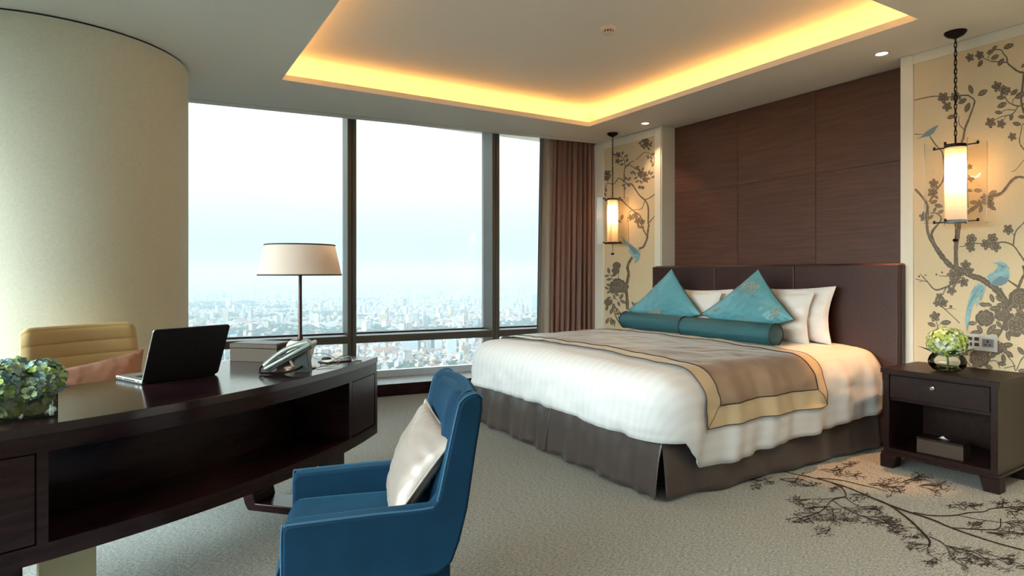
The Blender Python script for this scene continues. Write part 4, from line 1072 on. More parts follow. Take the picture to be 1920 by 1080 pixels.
# ---------------------------------------------------------------- nightstand
NS = thing('nightstand', 'dark wooden nightstand with one drawer and an open shelf', 'nightstand', (4.121, 2.206, 0), R(-87.25))
w, d, h = .615, .50, .634
g = MB(); g.box(-.012, w + .012, -.012, d, h - .03, h); g.build('top', M_dark2, NS, bevel=.002)
g = MB(); g.box(0, .035, 0, d - .004, .09, h - .03); g.box(w - .035, w, 0, d - .004, .09, h - .03); g.box(.035, w - .035, d - .03, d - .004, .12, h - .03); g.box(.035, w - .035, .02, d - .03, .43, .448); g.box(.035, w - .035, .0, .02, h - .038, h - .03)
g.build('carcass', M_dark2, NS, bevel=.0015)
g = MB(); g.box(.035, w - .035, .004, d - .03, .095, .125); g.build('shelf', M_dark2, NS)
g = MB(); g.box(.040, w - .040, .003, .022, .452, h - .042); dr = g.build('drawer', M_dark2, NS, bevel=.0015)
MB().lathe([(.005, 0), (.005, .010), (.012, .013), (.013, .018), (.010, .022), (.001, .0225)], 24).build('knob', M_chrome, dr, smooth=True)
kn = dr.children[0]; kn.location = (w / 2 - .02, .003, .545); kn.rotation_euler = (PI / 2, 0, 0)
g = MB(); g.box(-.008, w + .008, -.010, d - .004, .082, .098); g.build('plinth', M_dark2, NS, bevel=.002)
for lx in (0, 1):
    for ly in (0, 1):
        g = MB(); s = 1 if lx == 0 else -1; ox = -.012 if lx == 0 else w + .012; y0_ = -.014 if ly == 0 else d - .09; y1_ = y0_ + .09
        pr = [(ox, 0), (ox + s * .075, 0), (ox + s * .098, .082), (ox, .082)]
        vs = [Vector((p[0], y0_, p[1])) for p in pr] + [Vector((p[0], y1_, p[1])) for p in pr]
        fs = [(0, 1, 2, 3), (7, 6, 5, 4), (0, 4, 5, 1), (1, 5, 6, 2), (2, 6, 7, 3), (3, 7, 4, 0)]
        g.add(vs, fs); g.build('leg', M_dark2, NS, bevel=.002)
# tissue box on the shelf
NM = Matrix.Translation(Vector((4.121, 2.206, 0))) @ Matrix.Rotation(R(-87.25), 4, 'Z')
def nsp(x, y, z): return NM @ Vector((x, y, z))
tb = thing('tissue_box', 'brown leatherette tissue box on the open shelf of the nightstand', 'tissue box', nsp(.30, .11, .1255), R(-87.25 + 2))
g = MB(); g.box(-.125, .125, -.06, .06, 0, .085); g.build('box', M_box, tb, bevel=.003)
g = MB(); g.box(-.127, .127, -.062, .062, .085, .098); g.build('lid', M_dark2, tb, bevel=.002)
g = MB(); g.lathe([(.035, .0985), (.034, .1), (.001, .1)], 24); o = g.build('slot', M_black, tb); o.scale = (1.2, .45, 1)
g = MB(); g.grid(lambda u, v: Vector(((u - .5) * .075 * (1 - v * .3), .012 * math.sin(u * 6) * v, .098 + .016 * v * math.sin(u * PI))), 14, 6); g.build('tissue', mat('tissue_paper', (.8, .8, .8), .9), tb, smooth=True, solid=.0008)

# hydrangeas
def hyd_ball(mb, c, r, n, rnd, ps, petmats=4, flat=1.0):
    for i in range(n):
        zc = 1 - 2 * (i + .5) / n; th = i * 2.39996; rr = math.sqrt(1 - zc * zc)
        d = Vector((rr * math.cos(th), rr * math.sin(th), zc)); d = (d + Vector((rnd.uniform(-.12, .12), rnd.uniform(-.12, .12), rnd.uniform(-.12, .12)))).normalized()
        p = Vector(c) + Vector((d.x, d.y, d.z * flat)) * r * rnd.uniform(.86, 1.04)
        a = d.cross(Vector((0, 0, 1))); a = a.normalized() if a.length > .1 else Vector((1, 0, 0)); b = d.cross(a); ro = rnd.uniform(0, PI); mi = rnd.choice((0, 0, 1, 1, 2, 3)) if petmats == 4 else rnd.choice((0, 1, 1, 2, 2, 3, 3))
        s = ps * rnd.uniform(.75, 1.2)
        for q in range(4):
            t = ro + q * PI / 2; e = a * math.cos(t) + b * math.sin(t); f = -a * math.sin(t) + b * math.cos(t)
            up = d * s * .30
            mb.add([p, p + e * s * .35 + f * s * .40 + up * .2, p + e * s * .75 + f * s * .42 + up * .8, p + e * s * 1.0 + up, p + e * s * .75 - f * s * .42 + up * .8, p + e * s * .35 - f * s * .40 + up * .2], [(0, 5, 4, 3, 2, 1)], mi)
rn1 = random.Random(4)
hv = thing('flower_bowl', 'round glass bowl with one green hydrangea head on the nightstand', 'flowers in vase', (4.30, 1.915, h))
MB().lathe([(.045, .002), (.075, .012), (.098, .04), (.102, .065), (.092, .095), (.078, .112)], 40, cap=False).build('bowl', M_clearbowl, hv, smooth=True)
MB().lathe([(.044, .004), (.072, .015), (.094, .04), (.097, .058), (.001, .058)], 40, cap=False).build('water', pane_mat('water', (.95, .98, .96), 1.33, .8), hv, smooth=True)
MB().tube([(0, 0, .01), (.01, 0, .06), (0, .003, .12)], .006, 8).build('stem', M_stem, hv, smooth=True)
g = MB(); hyd_ball(g, (0, 0, .185), .108, 420, rn1, .0145, 4, .82); g.build('flower_head', M_pet, hv)
g = MB()
for a, L in ((2.0, .155), (-.9, .15), (3.9, .12)):
    e = Vector((math.cos(a), math.sin(a), 0)); f = Vector((-e.y, e.x, 0)); z = Vector((0, 0, 1))
    g.add([e * .05 + z * .105, e * (.05 + L * .35) + f * .035 + z * .135, e * L + z * .15, e * (.05 + L * .35) - f * .035 + z * .135], [(0, 1, 2, 3)])
g.build('leaves', M_leaf, hv, solid=.001)

# bedside control plates
def plate(label, y0_, y1_, z0_, z1_, keys, sock):
    t = thing('switch_panel', label, 'switch panel', (XW - .0065, (y0_ + y1_) / 2, z0_)); W_ = abs(y0_ - y1_); hh = z1_ - z0_
    MB().box(-.008, 0, -W_ / 2, W_ / 2, 0, hh).build('plate', M_plate, t, bevel=.002)
    g = MB()
    for (a, b, c, e) in keys: g.box(-.0105, -.008, W_ / 2 - a * W_ - b * W_, W_ / 2 - a * W_, hh * c, hh * (c + e))
    g.build('buttons', M_key, t)
    if sock:
        a = sock; g = MB(); g.box(-.011, -.008, W_ / 2 - (a + .21) * W_, W_ / 2 - a * W_, hh * .26, hh * .74); so = g.build('socket', M_grey, t)
        g = MB(); cy0 = W_ / 2 - (a + .105) * W_; g.box(-.0118, -.011, cy0 - .004, cy0 + .004, hh * .52, hh * .68)
        for s in (-1, 1): g.box(-.0118, -.011, cy0 + s * .012 - .005, cy0 + s * .012 + .005, hh * .36, hh * .43)
        g.build('holes', M_black, so)
P1 = [(.30 + .135 * i, .085, .60 - .34 * j, .20) for i in range(3) for j in range(2)] + [(.165, .09, .24, .56)]
plate('silver bedside switch panel with a power socket on the mural above the nightstand', 2.075, 1.785, .745, .852, P1, .72)
P2 = [(.10 + .16 * i, .11, .56 - .36 * j, .26) for i in range(4) for j in range(2)]
plate('grey bedside switch panel partly hidden by the left turquoise cushion', 5.30, 5.03, .745, .838, P2, .74)

# ---------------------------------------------------------------- curved desk
DC = Vector((-1.2283, 5.4144, 0)); DR1, DR0 = 3.081, 2.325
A0, A1 = R(-78.5), R(-38.5)
desk = thing('desk', 'large curved dark wooden writing desk with an open recess in front', 'desk', (DC.x, DC.y, 0))
def arc(mb, r0, r1, a0, a1, z0, z1, n=24, mi=0):
    P = [(r1 * math.cos(a0 + (a1 - a0) * i / n), r1 * math.sin(a0 + (a1 - a0) * i / n)) for i in range(n + 1)] + [(r0 * math.cos(a1 + (a0 - a1) * i / n), r0 * math.sin(a1 + (a0 - a1) * i / n)) for i in range(n + 1)]
    m = len(P); vs = [(p[0], p[1], z0) for p in P] + [(p[0], p[1], z1) for p in P]
    fs = []
    for i in range(n):
        fs.append((i, 2 * n + 1 - i, 2 * n - i, i + 1)); fs.append((m + i, m + i + 1, m + 2 * n - i, m + 2 * n + 1 - i))
    fs += [(i, (i + 1) % m, m + (i + 1) % m, m + i) for i in range(m)]
    mb.add(vs, fs, mi); return mb
ZB = .318
OA0, OA1 = R(-71.6), R(-45.3)
arc(MB(), DR0, DR1, A0, A1, .728, .76, 40).build('desktop', M_desktop, desk, bevel=.0015, smooth=True, angle=30)
g = MB()
arc(g, DR0 + .01, DR1 - .002, A0 + .003, A1 - .003, .672, .7275, 40)
arc(g, DR0 + .01, DR1 - .002, A0, A1, ZB, ZB + .058, 40)
arc(g, DR0 + .01, DR1 - .34, A0 + .002, A1 - .002, ZB + .058, .672, 40)
arc(g, DR1 - .34, DR1 - .002, OA1, OA1 + .010, ZB + .058, .672, 1); arc(g, DR1 - .34, DR1 - .002, OA0 - .010, OA0, ZB + .058, .672, 1)
arc(g, DR1 - .34, DR1 - .022, OA1 + .010, A1, ZB + .058, .672, 10); arc(g, DR1 - .34, DR1 - .022, A0, OA0 - .010, ZB + .058, .672, 10)
arc(g, DR1 - .022, DR1 - .002, A1 - .012, A1, ZB + .058, .672, 2); arc(g, DR1 - .022, DR1 - .002, A0, A0 + .012, ZB + .058, .672, 2)
g.build('carcass', M_dark, desk, smooth=True, angle=30)
for a0, a1 in ((OA1 + .0115, A1 - .0135), (A0 + .0135, OA0 - .0115)):
    arc(MB(), DR1 - .022, DR1 - .004, a0, a1, ZB + .062, .668, 10).build('door', M_dark, desk, bevel=.0015, smooth=True, angle=30)
def sled(ang, wd, mate, r0=2.56, r1=3.03):
    e = Vector((math.cos(ang), math.sin(ang), 0)); f = Vector((-e.y, e.x, 0)); t = .05
    pr = [(r0 - .09, ZB), (r0 - .02, .03), (r0, .0), (r1, 0), (r1, ZB), (r1 - t, ZB), (r1 - t, .04), (r0 + .045, .04), (r0 - .09 + .07, ZB)]
    g = MB(); n = len(pr)
    vs = [e * p[0] + f * (-wd / 2) + Vector((0, 0, p[1])) for p in pr] + [e * p[0] + f * (wd / 2) + Vector((0, 0, p[1])) for p in pr]
    fs = [tuple(range(n)), tuple(range(2 * n - 1, n - 1, -1))] + [((i + 1) % n, i, n + i, n + (i + 1) % n) for i in range(n)]
    g.add(vs, fs); return g.build('leg', mate, desk, bevel=.004)
sled(R(-46.2), .17, M_dark)
sled(R(-74.2), .17, M_dark, 2.5, 3.0)
g = MB(); arc(g, 2.93, 2.96, R(-71.6), R(-68.35), 0, ZB, 6); g.build('leg_panel', M_champ, desk)['label'] = 'pale champagne coloured leg panel'

# ---------------------------------------------------------------- things on the desk
ZT = .76
# laptop
A_ = Vector((.002, 3.144, 0)); ha = math.atan2(.134, .296)
lap = thing('laptop', 'open laptop with a black lid and silver base on the desk', 'laptop', (A_.x, A_.y, ZT), ha)
LW, LD, LH = .345, .245, .262
g = MB(); g.box(0, LW, 0, LD, .005, .020); bs = g.build('base', M_alu, lap, bevel=.004, seg=2)
g = MB(); g.box(.005, LW - .005, .01, LD - .005, .0, .007); g.build('bottom_case', M_black, lap, bevel=.002)
g = MB()
for i in range(13):
    for j in range(5): g.box(.03 + i * .0222, .03 + i * .0222 + .019, .03 + j * .021, .03 + j * .021 + .018, .020, .0225)
g.build('keyboard', M_black, bs)
g = MB(); g.box(.12, .225, .155, .225, .0199, .0206); g.build('touchpad', M_phoned, bs)
g = MB()
for k, (y, l) in enumerate(((.02, .012), (.06, .1), (.18, .014), (.20, .012), (.222, .008))): g.box(-.0008, .0, y, y + l, .010, .015)
g.build('ports', M_black, bs)
g = MB(); th_ = R(24)
Ml = Matrix.Rotation(th_, 4, 'X')
def lidpoly(x0, x1, z0, z1, r, n=6):
    P = []
    for cx_, cz_, a in ((x1 - r, z0 + r, -PI / 2), (x1 - r, z1 - r, 0), (x0 + r, z1 - r, PI / 2), (x0 + r, z0 + r, PI)):
        for i in range(n + 1):
            t = a + PI / 2 * i / n; P.append((cx_ + r * math.cos(t), cz_ + r * math.sin(t)))
    return P
def slab_xz(mb, P, y0, y1, M, mi=0):
    n = len(P); vs = [M @ Vector((p[0], y0, p[1])) for p in P] + [M @ Vector((p[0], y1, p[1])) for p in P]
    mb.add(vs, [tuple(range(n)), tuple(range(2 * n - 1, n - 1, -1))] + [((i + 1) % n, i, n + i, n + (i + 1) % n) for i in range(n)], mi)
M2 = Matrix.Translation(Vector((0, .0, .008))) @ Ml
slab_xz(g, lidpoly(0, LW, 0, LH, .014), -.006, 0, M2)
ld = g.build('lid', M_blacklid, lap, bevel=.0015)
g = MB(); slab_xz(g, lidpoly(.001, LW - .001, .001, LH - .001, .014), 0, .0035, M2); g.build('bezel', M_alu, lap)
g = MB(); slab_xz(g, lidpoly(.014, LW - .014, .02, LH - .014, .004), .0035, .0042, M2); g.build('screen', mat('dark_screen', (.01, .01, .012), .15), lap)
# round emblem on the lid: ring with two slanted bars
g = MB(); cx_, cz_ = LW / 2, LH * .56
for k in range(28):
    a0, a1 = 2 * PI * k / 28, 2 * PI * (k + 1) / 28
    q = [(cx_ + r * math.cos(a), cz_ + r * math.sin(a)) for r, a in ((.017, a0), (.0195, a0), (.0195, a1), (.017, a1))]
    slab_xz(g, q, -.0066, -.0058, M2)
for sx in (-.006, .004):
    q = [(cx_ + sx - .004, cz_ - .012), (cx_ + sx - .0015, cz_ - .012), (cx_ + sx + .0045, cz_ + .012), (cx_ + sx + .002, cz_ + .012)]
    slab_xz(g, q, -.0066, -.0058, M2)
g.build('emblem', mat('emblem_dark', (.03, .032, .036), .3), ld)

# storage box
bang = math.atan2(3.547 - 3.745, .634 - .423)
bx = thing('desk_box', 'bronze leatherette box with a dark lid beside the desk lamp', 'box', (.423, 3.745, ZT), bang)
BL, BD = .29, .165
MB().box(0, BL, 0, BD, 0, .072).build('body', M_box, bx, bevel=.002)
g = MB(); g.box(-.002, BL + .002, -.002, BD + .002, .074, .098); li = g.build('lid', M_box, bx, bevel=.003)
MB().box(.010, BL - .010, .010, BD - .010, .098, .1005).build('lid_inlay', M_boxtop, li, bevel=.001)

# lamp
lamp = thing('desk_lamp', 'table lamp with a round porcelain base and a wide cream drum shade', 'table lamp', (.702, 3.287, ZT))
MB().lathe([(.080, 0), (.080, .006), (.074, .009), (.03, .011)], 48).build('foot', M_copper, lamp, smooth=True)
MB().lathe([(.040, .010), (.045, .018), (.056, .045), (.066, .078), (.069, .100), (.066, .122), (.056, .138), (.046, .143)], 48).build('base', M_porc, lamp, smooth=True)
MB().lathe([(.046, .143), (.044, .147), (.014, .150), (.012, .165), (.009, .175), (.0085, .472), (.012, .476), (.021, .478), (.021, .500), (.004, .502)], 32).build('pole', M_bronze, lamp, smooth=True)
MB().lathe([(.205, .478), (.172, .630)], 64, cap=False).build('lamp_shade', M_shade, lamp, smooth=True)
g = MB()
for r, z in ((.205, .478), (.172, .630)): g.tube([(r * math.cos(2 * PI * k / 64), r * math.sin(2 * PI * k / 64), z) for k in range(64)], .0036, 6, closed=True)
g.build('shade_trim', M_piping, lamp, smooth=True)
ll = light('lamp_light', 'POINT', (0, 0, .55), .6, (1, .62, .32), shadow_soft_size=.03); ll.parent = lamp
MB().lathe([(.003, .50), (.02, .52), (.028, .55), (.02, .58), (.002, .59)], 20).build('bulb', mat('lamp_bulb', (.9, .88, .8), .3), lamp, smooth=True)

# telephone: set tilted up on its stand, seen from the side
ph = thing('telephone', 'silver grey desk telephone tilted on its stand in front of the lamp', 'telephone', (.519, 3.192, ZT), -YAW + R(6))
tl = R(29)
Mp = Matrix.Translation(Vector((.0, 0, .012))) @ Matrix.Rotation(-tl, 4, 'Y')
g = MB(); g.box(.0, .255, -.02, .12, .0, .020, M=Mp); g.build('body', M_phone, ph, bevel=.008, seg=3, smooth=True)
g = MB(); g.box(.012, .245, -.012, .112, -.012, .002, M=Mp); g.build('underside', M_phoned, ph, bevel=.005)
hs = []
for i in range(17):
    f = i / 16; hs.append(Mp @ Vector((.005 + .235 * f, .01, .024 + .020 * math.sin(f * PI))))
g = MB(); g.tube(hs, [.012 + .004 * abs(math.cos(i / 16 * PI)) ** 3 for i in range(17)], 10)
hd = g.build('handset', M_phone, ph, smooth=True); hd.scale = (1, 1, 1)
g = MB(); g.box(.05, .16, .035, .112, .020, .024, M=Mp); g.build('keypad', M_phoned, ph, bevel=.001)
g = MB()
for i in range(4):
    for j in range(3): g.box(.058 + i * .024, .074 + i * .024, .040 + j * .024, .058 + j * .024, .024, .028, M=Mp)
g.build('keys', M_plate, ph, bevel=.001)
g = MB(); g.box(.175, .235, .035, .112, .020, .025, M=Mp); g.build('display', M_black, ph, bevel=.001)
g = MB(); g.box(.13, .215, .02, .12, .0, .085); g.v = [v for v in g.v]
g = MB(); pr = [(.135, .0), (.205, .0), (.195, .100), (.135, .068)]
vs = [Vector((p[0], .005, p[1])) for p in pr] + [Vector((p[0], .075, p[1])) for p in pr]
g.add(vs, [(0, 1, 2, 3), (7, 6, 5, 4), (0, 4, 5, 1), (1, 5, 6, 2), (2, 6, 7, 3), (3, 7, 4, 0)]); g.build('stand', M_phoned, ph, bevel=.003)
cp = catmull([(.0, .01, .045), (-.022, .0, .03), (-.018, -.03, .009), (.03, -.045, .008), (.10, -.045, .010), (.155, -.02, .022), (.17, .0, .03)], 20); pts = []
for i in range(len(cp) * 5):
    f = i / 5; k = min(int(f), len(cp) - 2); p = cp[k].lerp(cp[k + 1], f - k); a = i * 1.25
    pts.append(p + Vector((0.001 * math.cos(a), .005 * math.cos(a), .005 * math.sin(a) + .001)))
MB().tube(pts, .0018, 4).build('coil_cord', M_black, ph, smooth=True)

# writing things and cables to the right of the phone
def dpt(u, v, z=ZT): return at_z(u, v, z)
q = dpt(628, 678)
fo = thing('leather_folder', 'thin black leather folder lying on the desk right of the telephone', 'folder', q, R(20))
MB().box(-.075, .075, -.05, .05, 0, .006).build('cover', M_black, fo, bevel=.002)
MB().box(-.06, .03, -.04, .035, .006, .009).build('papers', M_pillow, fo)
q = dpt(612, 673)
tag(MB().lathe([(.026, 0), (.027, .006), (.020, .011), (.001, .012)], 28).build('cable_puck', M_phoned, smooth=True, loc=q), 'small dark round cable puck on the desk behind the black folder', 'cable holder')
q = dpt(668, 676)
tag(MB().lathe([(.030, 0), (.031, .003), (.001, .004)], 28).build('coaster', M_plate, smooth=True, loc=q), 'small round silver coaster near the right corner of the desk', 'coaster')
def cable(label, px, r, m):
    P = [dpt(u, v, ZT + z) for u, v, z in px]; c = P[0].copy()
    tag(MB().tube([p - c for p in catmull(P, 8)], r, 6).build('cable', m, smooth=True, loc=c), label, 'cable')
cable('thin dark cable arching behind the telephone towards the folder', [(588, 664, .01), (600, 662, .022), (612, 664, .028), (625, 670, .014), (634, 676, .012)], .0022, M_phoned)
cable('pale cable looping over the black folder to the desk corner', [(594, 690, .004), (615, 684, .010), (632, 681, .013), (645, 671, .028), (655, 668, .022), (664, 675, .008), (679, 676, .004)], .0024, M_phone)
cable('black cable lying along the black folder to the coaster', [(600, 683, .004), (622, 678, .0135), (640, 668, .022), (652, 666, .020), (668, 668, .010)], .0022, M_black)

# cube vase with hydrangeas
va = thing('flower_vase', 'square glass vase packed with blue green hydrangeas at the near end of the desk', 'flowers in vase', (-.375, 2.645, ZT), R(15))
g = MB(); vw, vd, vh = .118, .075, .09
g.box(-vw, vw, -vd, -vd + .004, 0, vh); g.box(-vw, vw, vd - .004, vd, 0, vh); g.box(-vw, -vw + .004, -vd, vd, 0, vh); g.box(vw - .004, vw, -vd, vd, 0, vh); g.box(-vw, vw, -vd, vd, 0, .006)
g.build('vase', M_clearbowl, va)
rn2 = random.Random(9); g = MB()
for (x, y, z, r) in ((.085, -.01, .128, .066), (.01, .035, .135, .07), (-.03, -.035, .125, .062), (-.085, .02, .135, .065), (.05, -.045, .10, .045), (-.10, -.04, .11, .05)):
    hyd_ball(g, (x, y, z), r, 95, rn2, .020, 5, .9)
g.build('flower_heads', M_petd, va)
g = MB()
for (x, y) in ((.06, -.02), (.0, -.02), (-.06, -.01), (.07, .03), (-.02, .03)): hyd_ball(g, (x, y, .046), .040, 34, rn2, .019, 5, .85)
g.build('submerged_flowers', [M_pet[1], M_pet[2], M_pet[1], M_pet[0]], va)
g = MB()
for a, zz in ((.1, .08), (-.9, .075), (-1.8, .07), (2.6, .08), (-2.6, .075), (1.2, .09)):
    e = Vector((math.cos(a), math.sin(a) * .7, 0)); f = Vector((-e.y, e.x, 0)); z = Vector((0, 0, 1))
    g.add([e * .09 + z * zz, e * .12 + f * .035 + z * (zz + .012), e * .17 + z * (zz + .004), e * .12 - f * .035 + z * (zz + .012)], [(0, 1, 2, 3)])
g.build('leaves', M_petd[3], va, solid=.001)

# ---------------------------------------------------------------- blue velvet chair
CD = math.atan2(-.26, .9655)                       # local +x runs from seat front to backrest, +y across to the far arm
ch = thing('blue_armchair', 'blue velvet low armed chair facing the desk', 'armchair', (.344, 1.858, 0), CD)
CW = .53
side = [(.0, .30), (.0, .505), (.012, .522), (.03, .525), (.25, .530), (.43, .532), (.452, .560), (.475, .66), (.512, .825), (.524, .852), (.545, .868), (.575, .874), (.592, .862), (.592, .82), (.572, .70), (.545, .52), (.520, .42), (.495, .355), (.45, .325), (.06, .300)]
def slab_side(y0, y1, bev):
    n = len(side); g = MB()
    vs = [Vector((p[0], y0, p[1])) for p in side] + [Vector((p[0], y1, p[1])) for p in side]
    g.add(vs, [tuple(range(n)), tuple(range(2 * n - 1, n - 1, -1))] + [((i + 1) % n, i, n + i, n + (i + 1) % n) for i in range(n)])
    return g
for y0_, y1_ in ((0, .062), (CW - .062, CW)):
    o = slab_side(y0_, y1_, 0).build('side_panel', M_velvet, ch, bevel=.013, seg=4, smooth=True, angle=60)
for yy, nm in ((.004, 'seam'), (CW - .004, 'seam')):
    pts = [Vector((p[0] * 1, yy, p[1])) for p in side[:13]]
    MB().tube(catmull([(p.x + (.0 if i < 3 else 0), p.y, p.z) for i, p in enumerate(pts)], 5), .0028, 6).build('piping', mat('blue_piping', (.012, .085, .16), .7, sheen=.8), ch, smooth=True)
# back panel, gently curved between the sides
def backf(front):
    prof_f = [(.445, .40), (.455, .56), (.478, .66), (.513, .82), (.535, .862)]; prof_b = [(.505, .36), (.548, .52), (.574, .70), (.594, .82), (.585, .868)]
    P = catmull([(a, 0, b) for a, b in (prof_f if front else prof_b)], 5)
    def fn(u, v):
        k = v * (len(P) - 1); i = min(int(k), len(P) - 2); p = P[i].lerp(P[i + 1], k - i); bow = math.sin(u * PI)
        return Vector((p.x + (.030 * bow if front else .014 * bow), .05 + (CW - .10) * u, p.z + .006 * bow))
    return fn
ff, fb = backf(True), backf(False)
g = MB(); g.grid(ff, 20, 24); g.grid(lambda u, v: fb(1 - u, v), 20, 24)
g.grid(lambda u, v: ff(u, 1).lerp(fb(u, 1), v) + Vector((0, 0, .010 * math.sin(v * PI))), 20, 6); g.grid(lambda u, v: fb(u, 0).lerp(ff(u, 0), v), 20, 2)
g.build('backrest', M_velvet, ch, smooth=True, angle=60)
def pad(u, v):
    p = ff(.10 + .80 * u, .02 + .97 * v); e = min(u, 1 - u, v * 2, (1 - v) * 2) / .16; e = min(1, e); return p + Vector((-.030 * math.sin(e * PI / 2) + .004, 0, 0))
g = MB(); g.grid(pad, 30, 30); g.build('back_cushion', M_velvet, ch, smooth=True, angle=180)
def seat(u, v):
    x = -.008 + .50 * u; y = .058 + (CW - .116) * v
    cr_ = .010 * math.sin(min(1, u * 1.0) * PI) * math.sin(v * PI) ** .5
    z = .442 + cr_ - .006 * u
    f = min(1, u / .10); z -= .05 * (1 - math.sin(f * PI / 2)) ** 1.4
    e = min(v, 1 - v) / .05
    if e < 1: z -= .018 * (1 - e) ** 2
    return Vector((x - .0 + (0.0 if f == 1 else -.004), y, z))
g = MB(); g.grid(seat, 40, 30)
g.grid(lambda u, v: seat(0, u) + Vector((-.012 * math.sin(v * PI) , 0, -.13 * v)), 30, 8)
g.build('seat', M_velvet, ch, smooth=True, angle=70)
g = MB(); g.box(.01, .50, .055, CW - .055, .27, .40); g.build('seat_base', M_velvet, ch, bevel=.01)
g = MB(); g.lathe([(.03, .03), (.03, .28)], 20, c=(.27, CW / 2, 0)); g.build('column', M_chrome, ch, smooth=True)
for k in range(4):
    a = PI / 4 + k * PI / 2; g = MB()
    e = Vector((math.cos(a), math.sin(a), 0)); c = Vector((.27, CW / 2, 0))
    g.tube([c + e * .02 + Vector((0, 0, .06)), c + e * .15 + Vector((0, 0, .045)), c + e * .27 + Vector((0, 0, .018))], [.018, .015, .012], 8); g.build('leg', M_chrome, ch, smooth=True)

def rotm(loc, rz): return Matrix.Translation(Vector(loc)) @ Matrix.Rotation(rz, 4, 'Z')
CM = rotm((.344, 1.858, 0), CD)
sp = thing('satin_cushion', 'champagne satin cushion leaning on the backrest of the blue armchair', 'cushion', CM @ Vector((.38, .27, .46)), CD)
o = Vector((.38, .27, .46))
pillow(sp, Vector((.315, .075, .462)) - o, Vector((.345, .47, .455)) - o, Vector((.475, .44, .775)) - o, Vector((.515, .085, .715)) - o, .125, M_silver, M_silver, 5, n=34, wr=.006, pin=.05, sharp=.5)

# ---------------------------------------------------------------- cream chair behind the desk
cc = thing('cream_chair', 'cream leather desk chair with horizontal channels, behind the desk', 'office chair', (-.259, 4.14, 0), math.atan2(.454, .89))
def ccb(u, v, sd):
    x = (-1 + 2 * u) * (.285 + .018 * (1 - v)); z = .42 + .54 * v
    ch_ = abs(math.sin((z - .42) / .0745 * PI)) ** .28
    ex = min(u, 1 - u) / .07; ex = min(1, ex); ez = min(1, (1 - v) / .07); rr = math.sin(ex * PI / 2) * math.sin(ez * PI / 2)
    x *= 1; zz = z - .03 * (1 - math.sin(ex * PI / 2)) * (v ** 8)
    bow = .03 * math.cos((u - .5) * PI)
    y = .07 * (v - .2) + bow + sd * (.008 + .026 * rr ** .6 * (.60 + .40 * ch_))
    return Vector((x, y, zz))
g = MB(); g.grid(lambda u, v: ccb(u, v, -1), 30, 220); g.grid(lambda u, v: ccb(1 - u, v, 1), 30, 90)
g.grid(lambda u, v: ccb(u, 1, -1).lerp(ccb(u, 1, 1), v), 30, 2); g.grid(lambda u, v: ccb(0, v, -1).lerp(ccb(0, v, 1), 1 - u), 2, 90); g.grid(lambda u, v: ccb(1, v, -1).lerp(ccb(1, v, 1), u), 2, 90)
g.build('backrest', M_cream, cc, smooth=True, angle=180)
g = MB(); g.box(-.27, .27, -.46, .04, .38, .47); g.build('seat', M_cream, cc, bevel=.03, seg=4, smooth=True)
g = MB(); g.lathe([(.028, .09), (.028, .38)], 20, c=(0, -.2, 0)); g.build('column', M_chrome, cc, smooth=True)
for k in range(5):
    a = 2 * PI * k / 5 + .3; e = Vector((math.cos(a), math.sin(a), 0)); c = Vector((0, -.2, 0)); g = MB()
    g.tube([c + e * .02 + Vector((0, 0, .10)), c + e * .26 + Vector((0, 0, .07))], [.02, .013], 8); g.lathe([(.004, -.022), (.024, -.02), (.026, 0), (.024, .02), (.004, .022)], 12, c=tuple(c + e * .26 + Vector((0, 0, .026))))
    g.build('leg', M_chrome, cc, smooth=True)
CCM = rotm((-.259, 4.14, 0), math.atan2(.454, .89))
rc = thing('rose_cushion', 'rose satin cushion leaning on the cream leather desk chair', 'cushion', CCM @ Vector((0, -.1, .47)), math.atan2(.454, .89))
pillow(rc, (-.25, -.045, .0), (.25, -.045, .01), (.27, .030, .335), (-.25, .030, .265), .11, M_pink, M_pink, 8, n=34, wr=.012, pin=.09, sharp=.5)

# ---------------------------------------------------------------- the city far below, and the haze over it
GZ = -235.0
def ground_mat():
    m = bpy.data.materials.new('city_ground'); m.use_nodes = True
    n = m.node_tree.nodes; l = m.node_tree.links; p = n['Principled BSDF']; p.inputs['Roughness'].default_value = .95; p.inputs['Specular IOR Level'].default_value = 0
    t = n.new('ShaderNodeTexCoord')
    big = n.new('ShaderNodeTexNoise'); big.inputs['Scale'].default_value = .0016; big.inputs['Detail'].default_value = 4
    vo = n.new('ShaderNodeTexVoronoi'); vo.inputs['Scale'].default_value = .045
    l.new(t.outputs['Object'], big.inputs['Vector']); l.new(t.outputs['Object'], vo.inputs['Vector'])
    rp = n.new('ShaderNodeValToRGB'); e = rp.color_ramp.elements
    cols = [(0, (.10, .17, .09)), (.2, (.62, .56, .48)), (.4, (.50, .22, .15)), (.6, (.75, .74, .70)), (.8, (.16, .22, .14)), (1, (.42, .40, .38))]
    while len(e) < len(cols): e.new(.5)
    for q, (a, c) in zip(e, cols): q.position = a; q.color = (*[w * .18 for w in c], 1)
    rp.color_ramp.interpolation = 'CONSTANT'
    s = n.new('ShaderNodeSeparateColor'); l.new(vo.outputs['Color'], s.inputs[0]); l.new(s.outputs[0], rp.inputs[0])
    mr = n.new('ShaderNodeMapRange'); mr.inputs['From Min'].default_value = .50; mr.inputs['From Max'].default_value = .56; l.new(big.outputs[0], mr.inputs[0])
    mx = n.new('ShaderNodeMix'); mx.data_type = 'RGBA'; mx.inputs[7].default_value = (.009, .018, .015, 1); l.new(rp.outputs[0], mx.inputs[6]); l.new(mr.outputs[0], mx.inputs[0])
    l.new(mx.outputs[2], p.inputs['Base Color'])
    return m
g = MB(); g.add([(-9000, -3000, 0), (16000, -3000, 0), (16000, 18000, 0), (-9000, 18000, 0)], [(0, 1, 2, 3)])
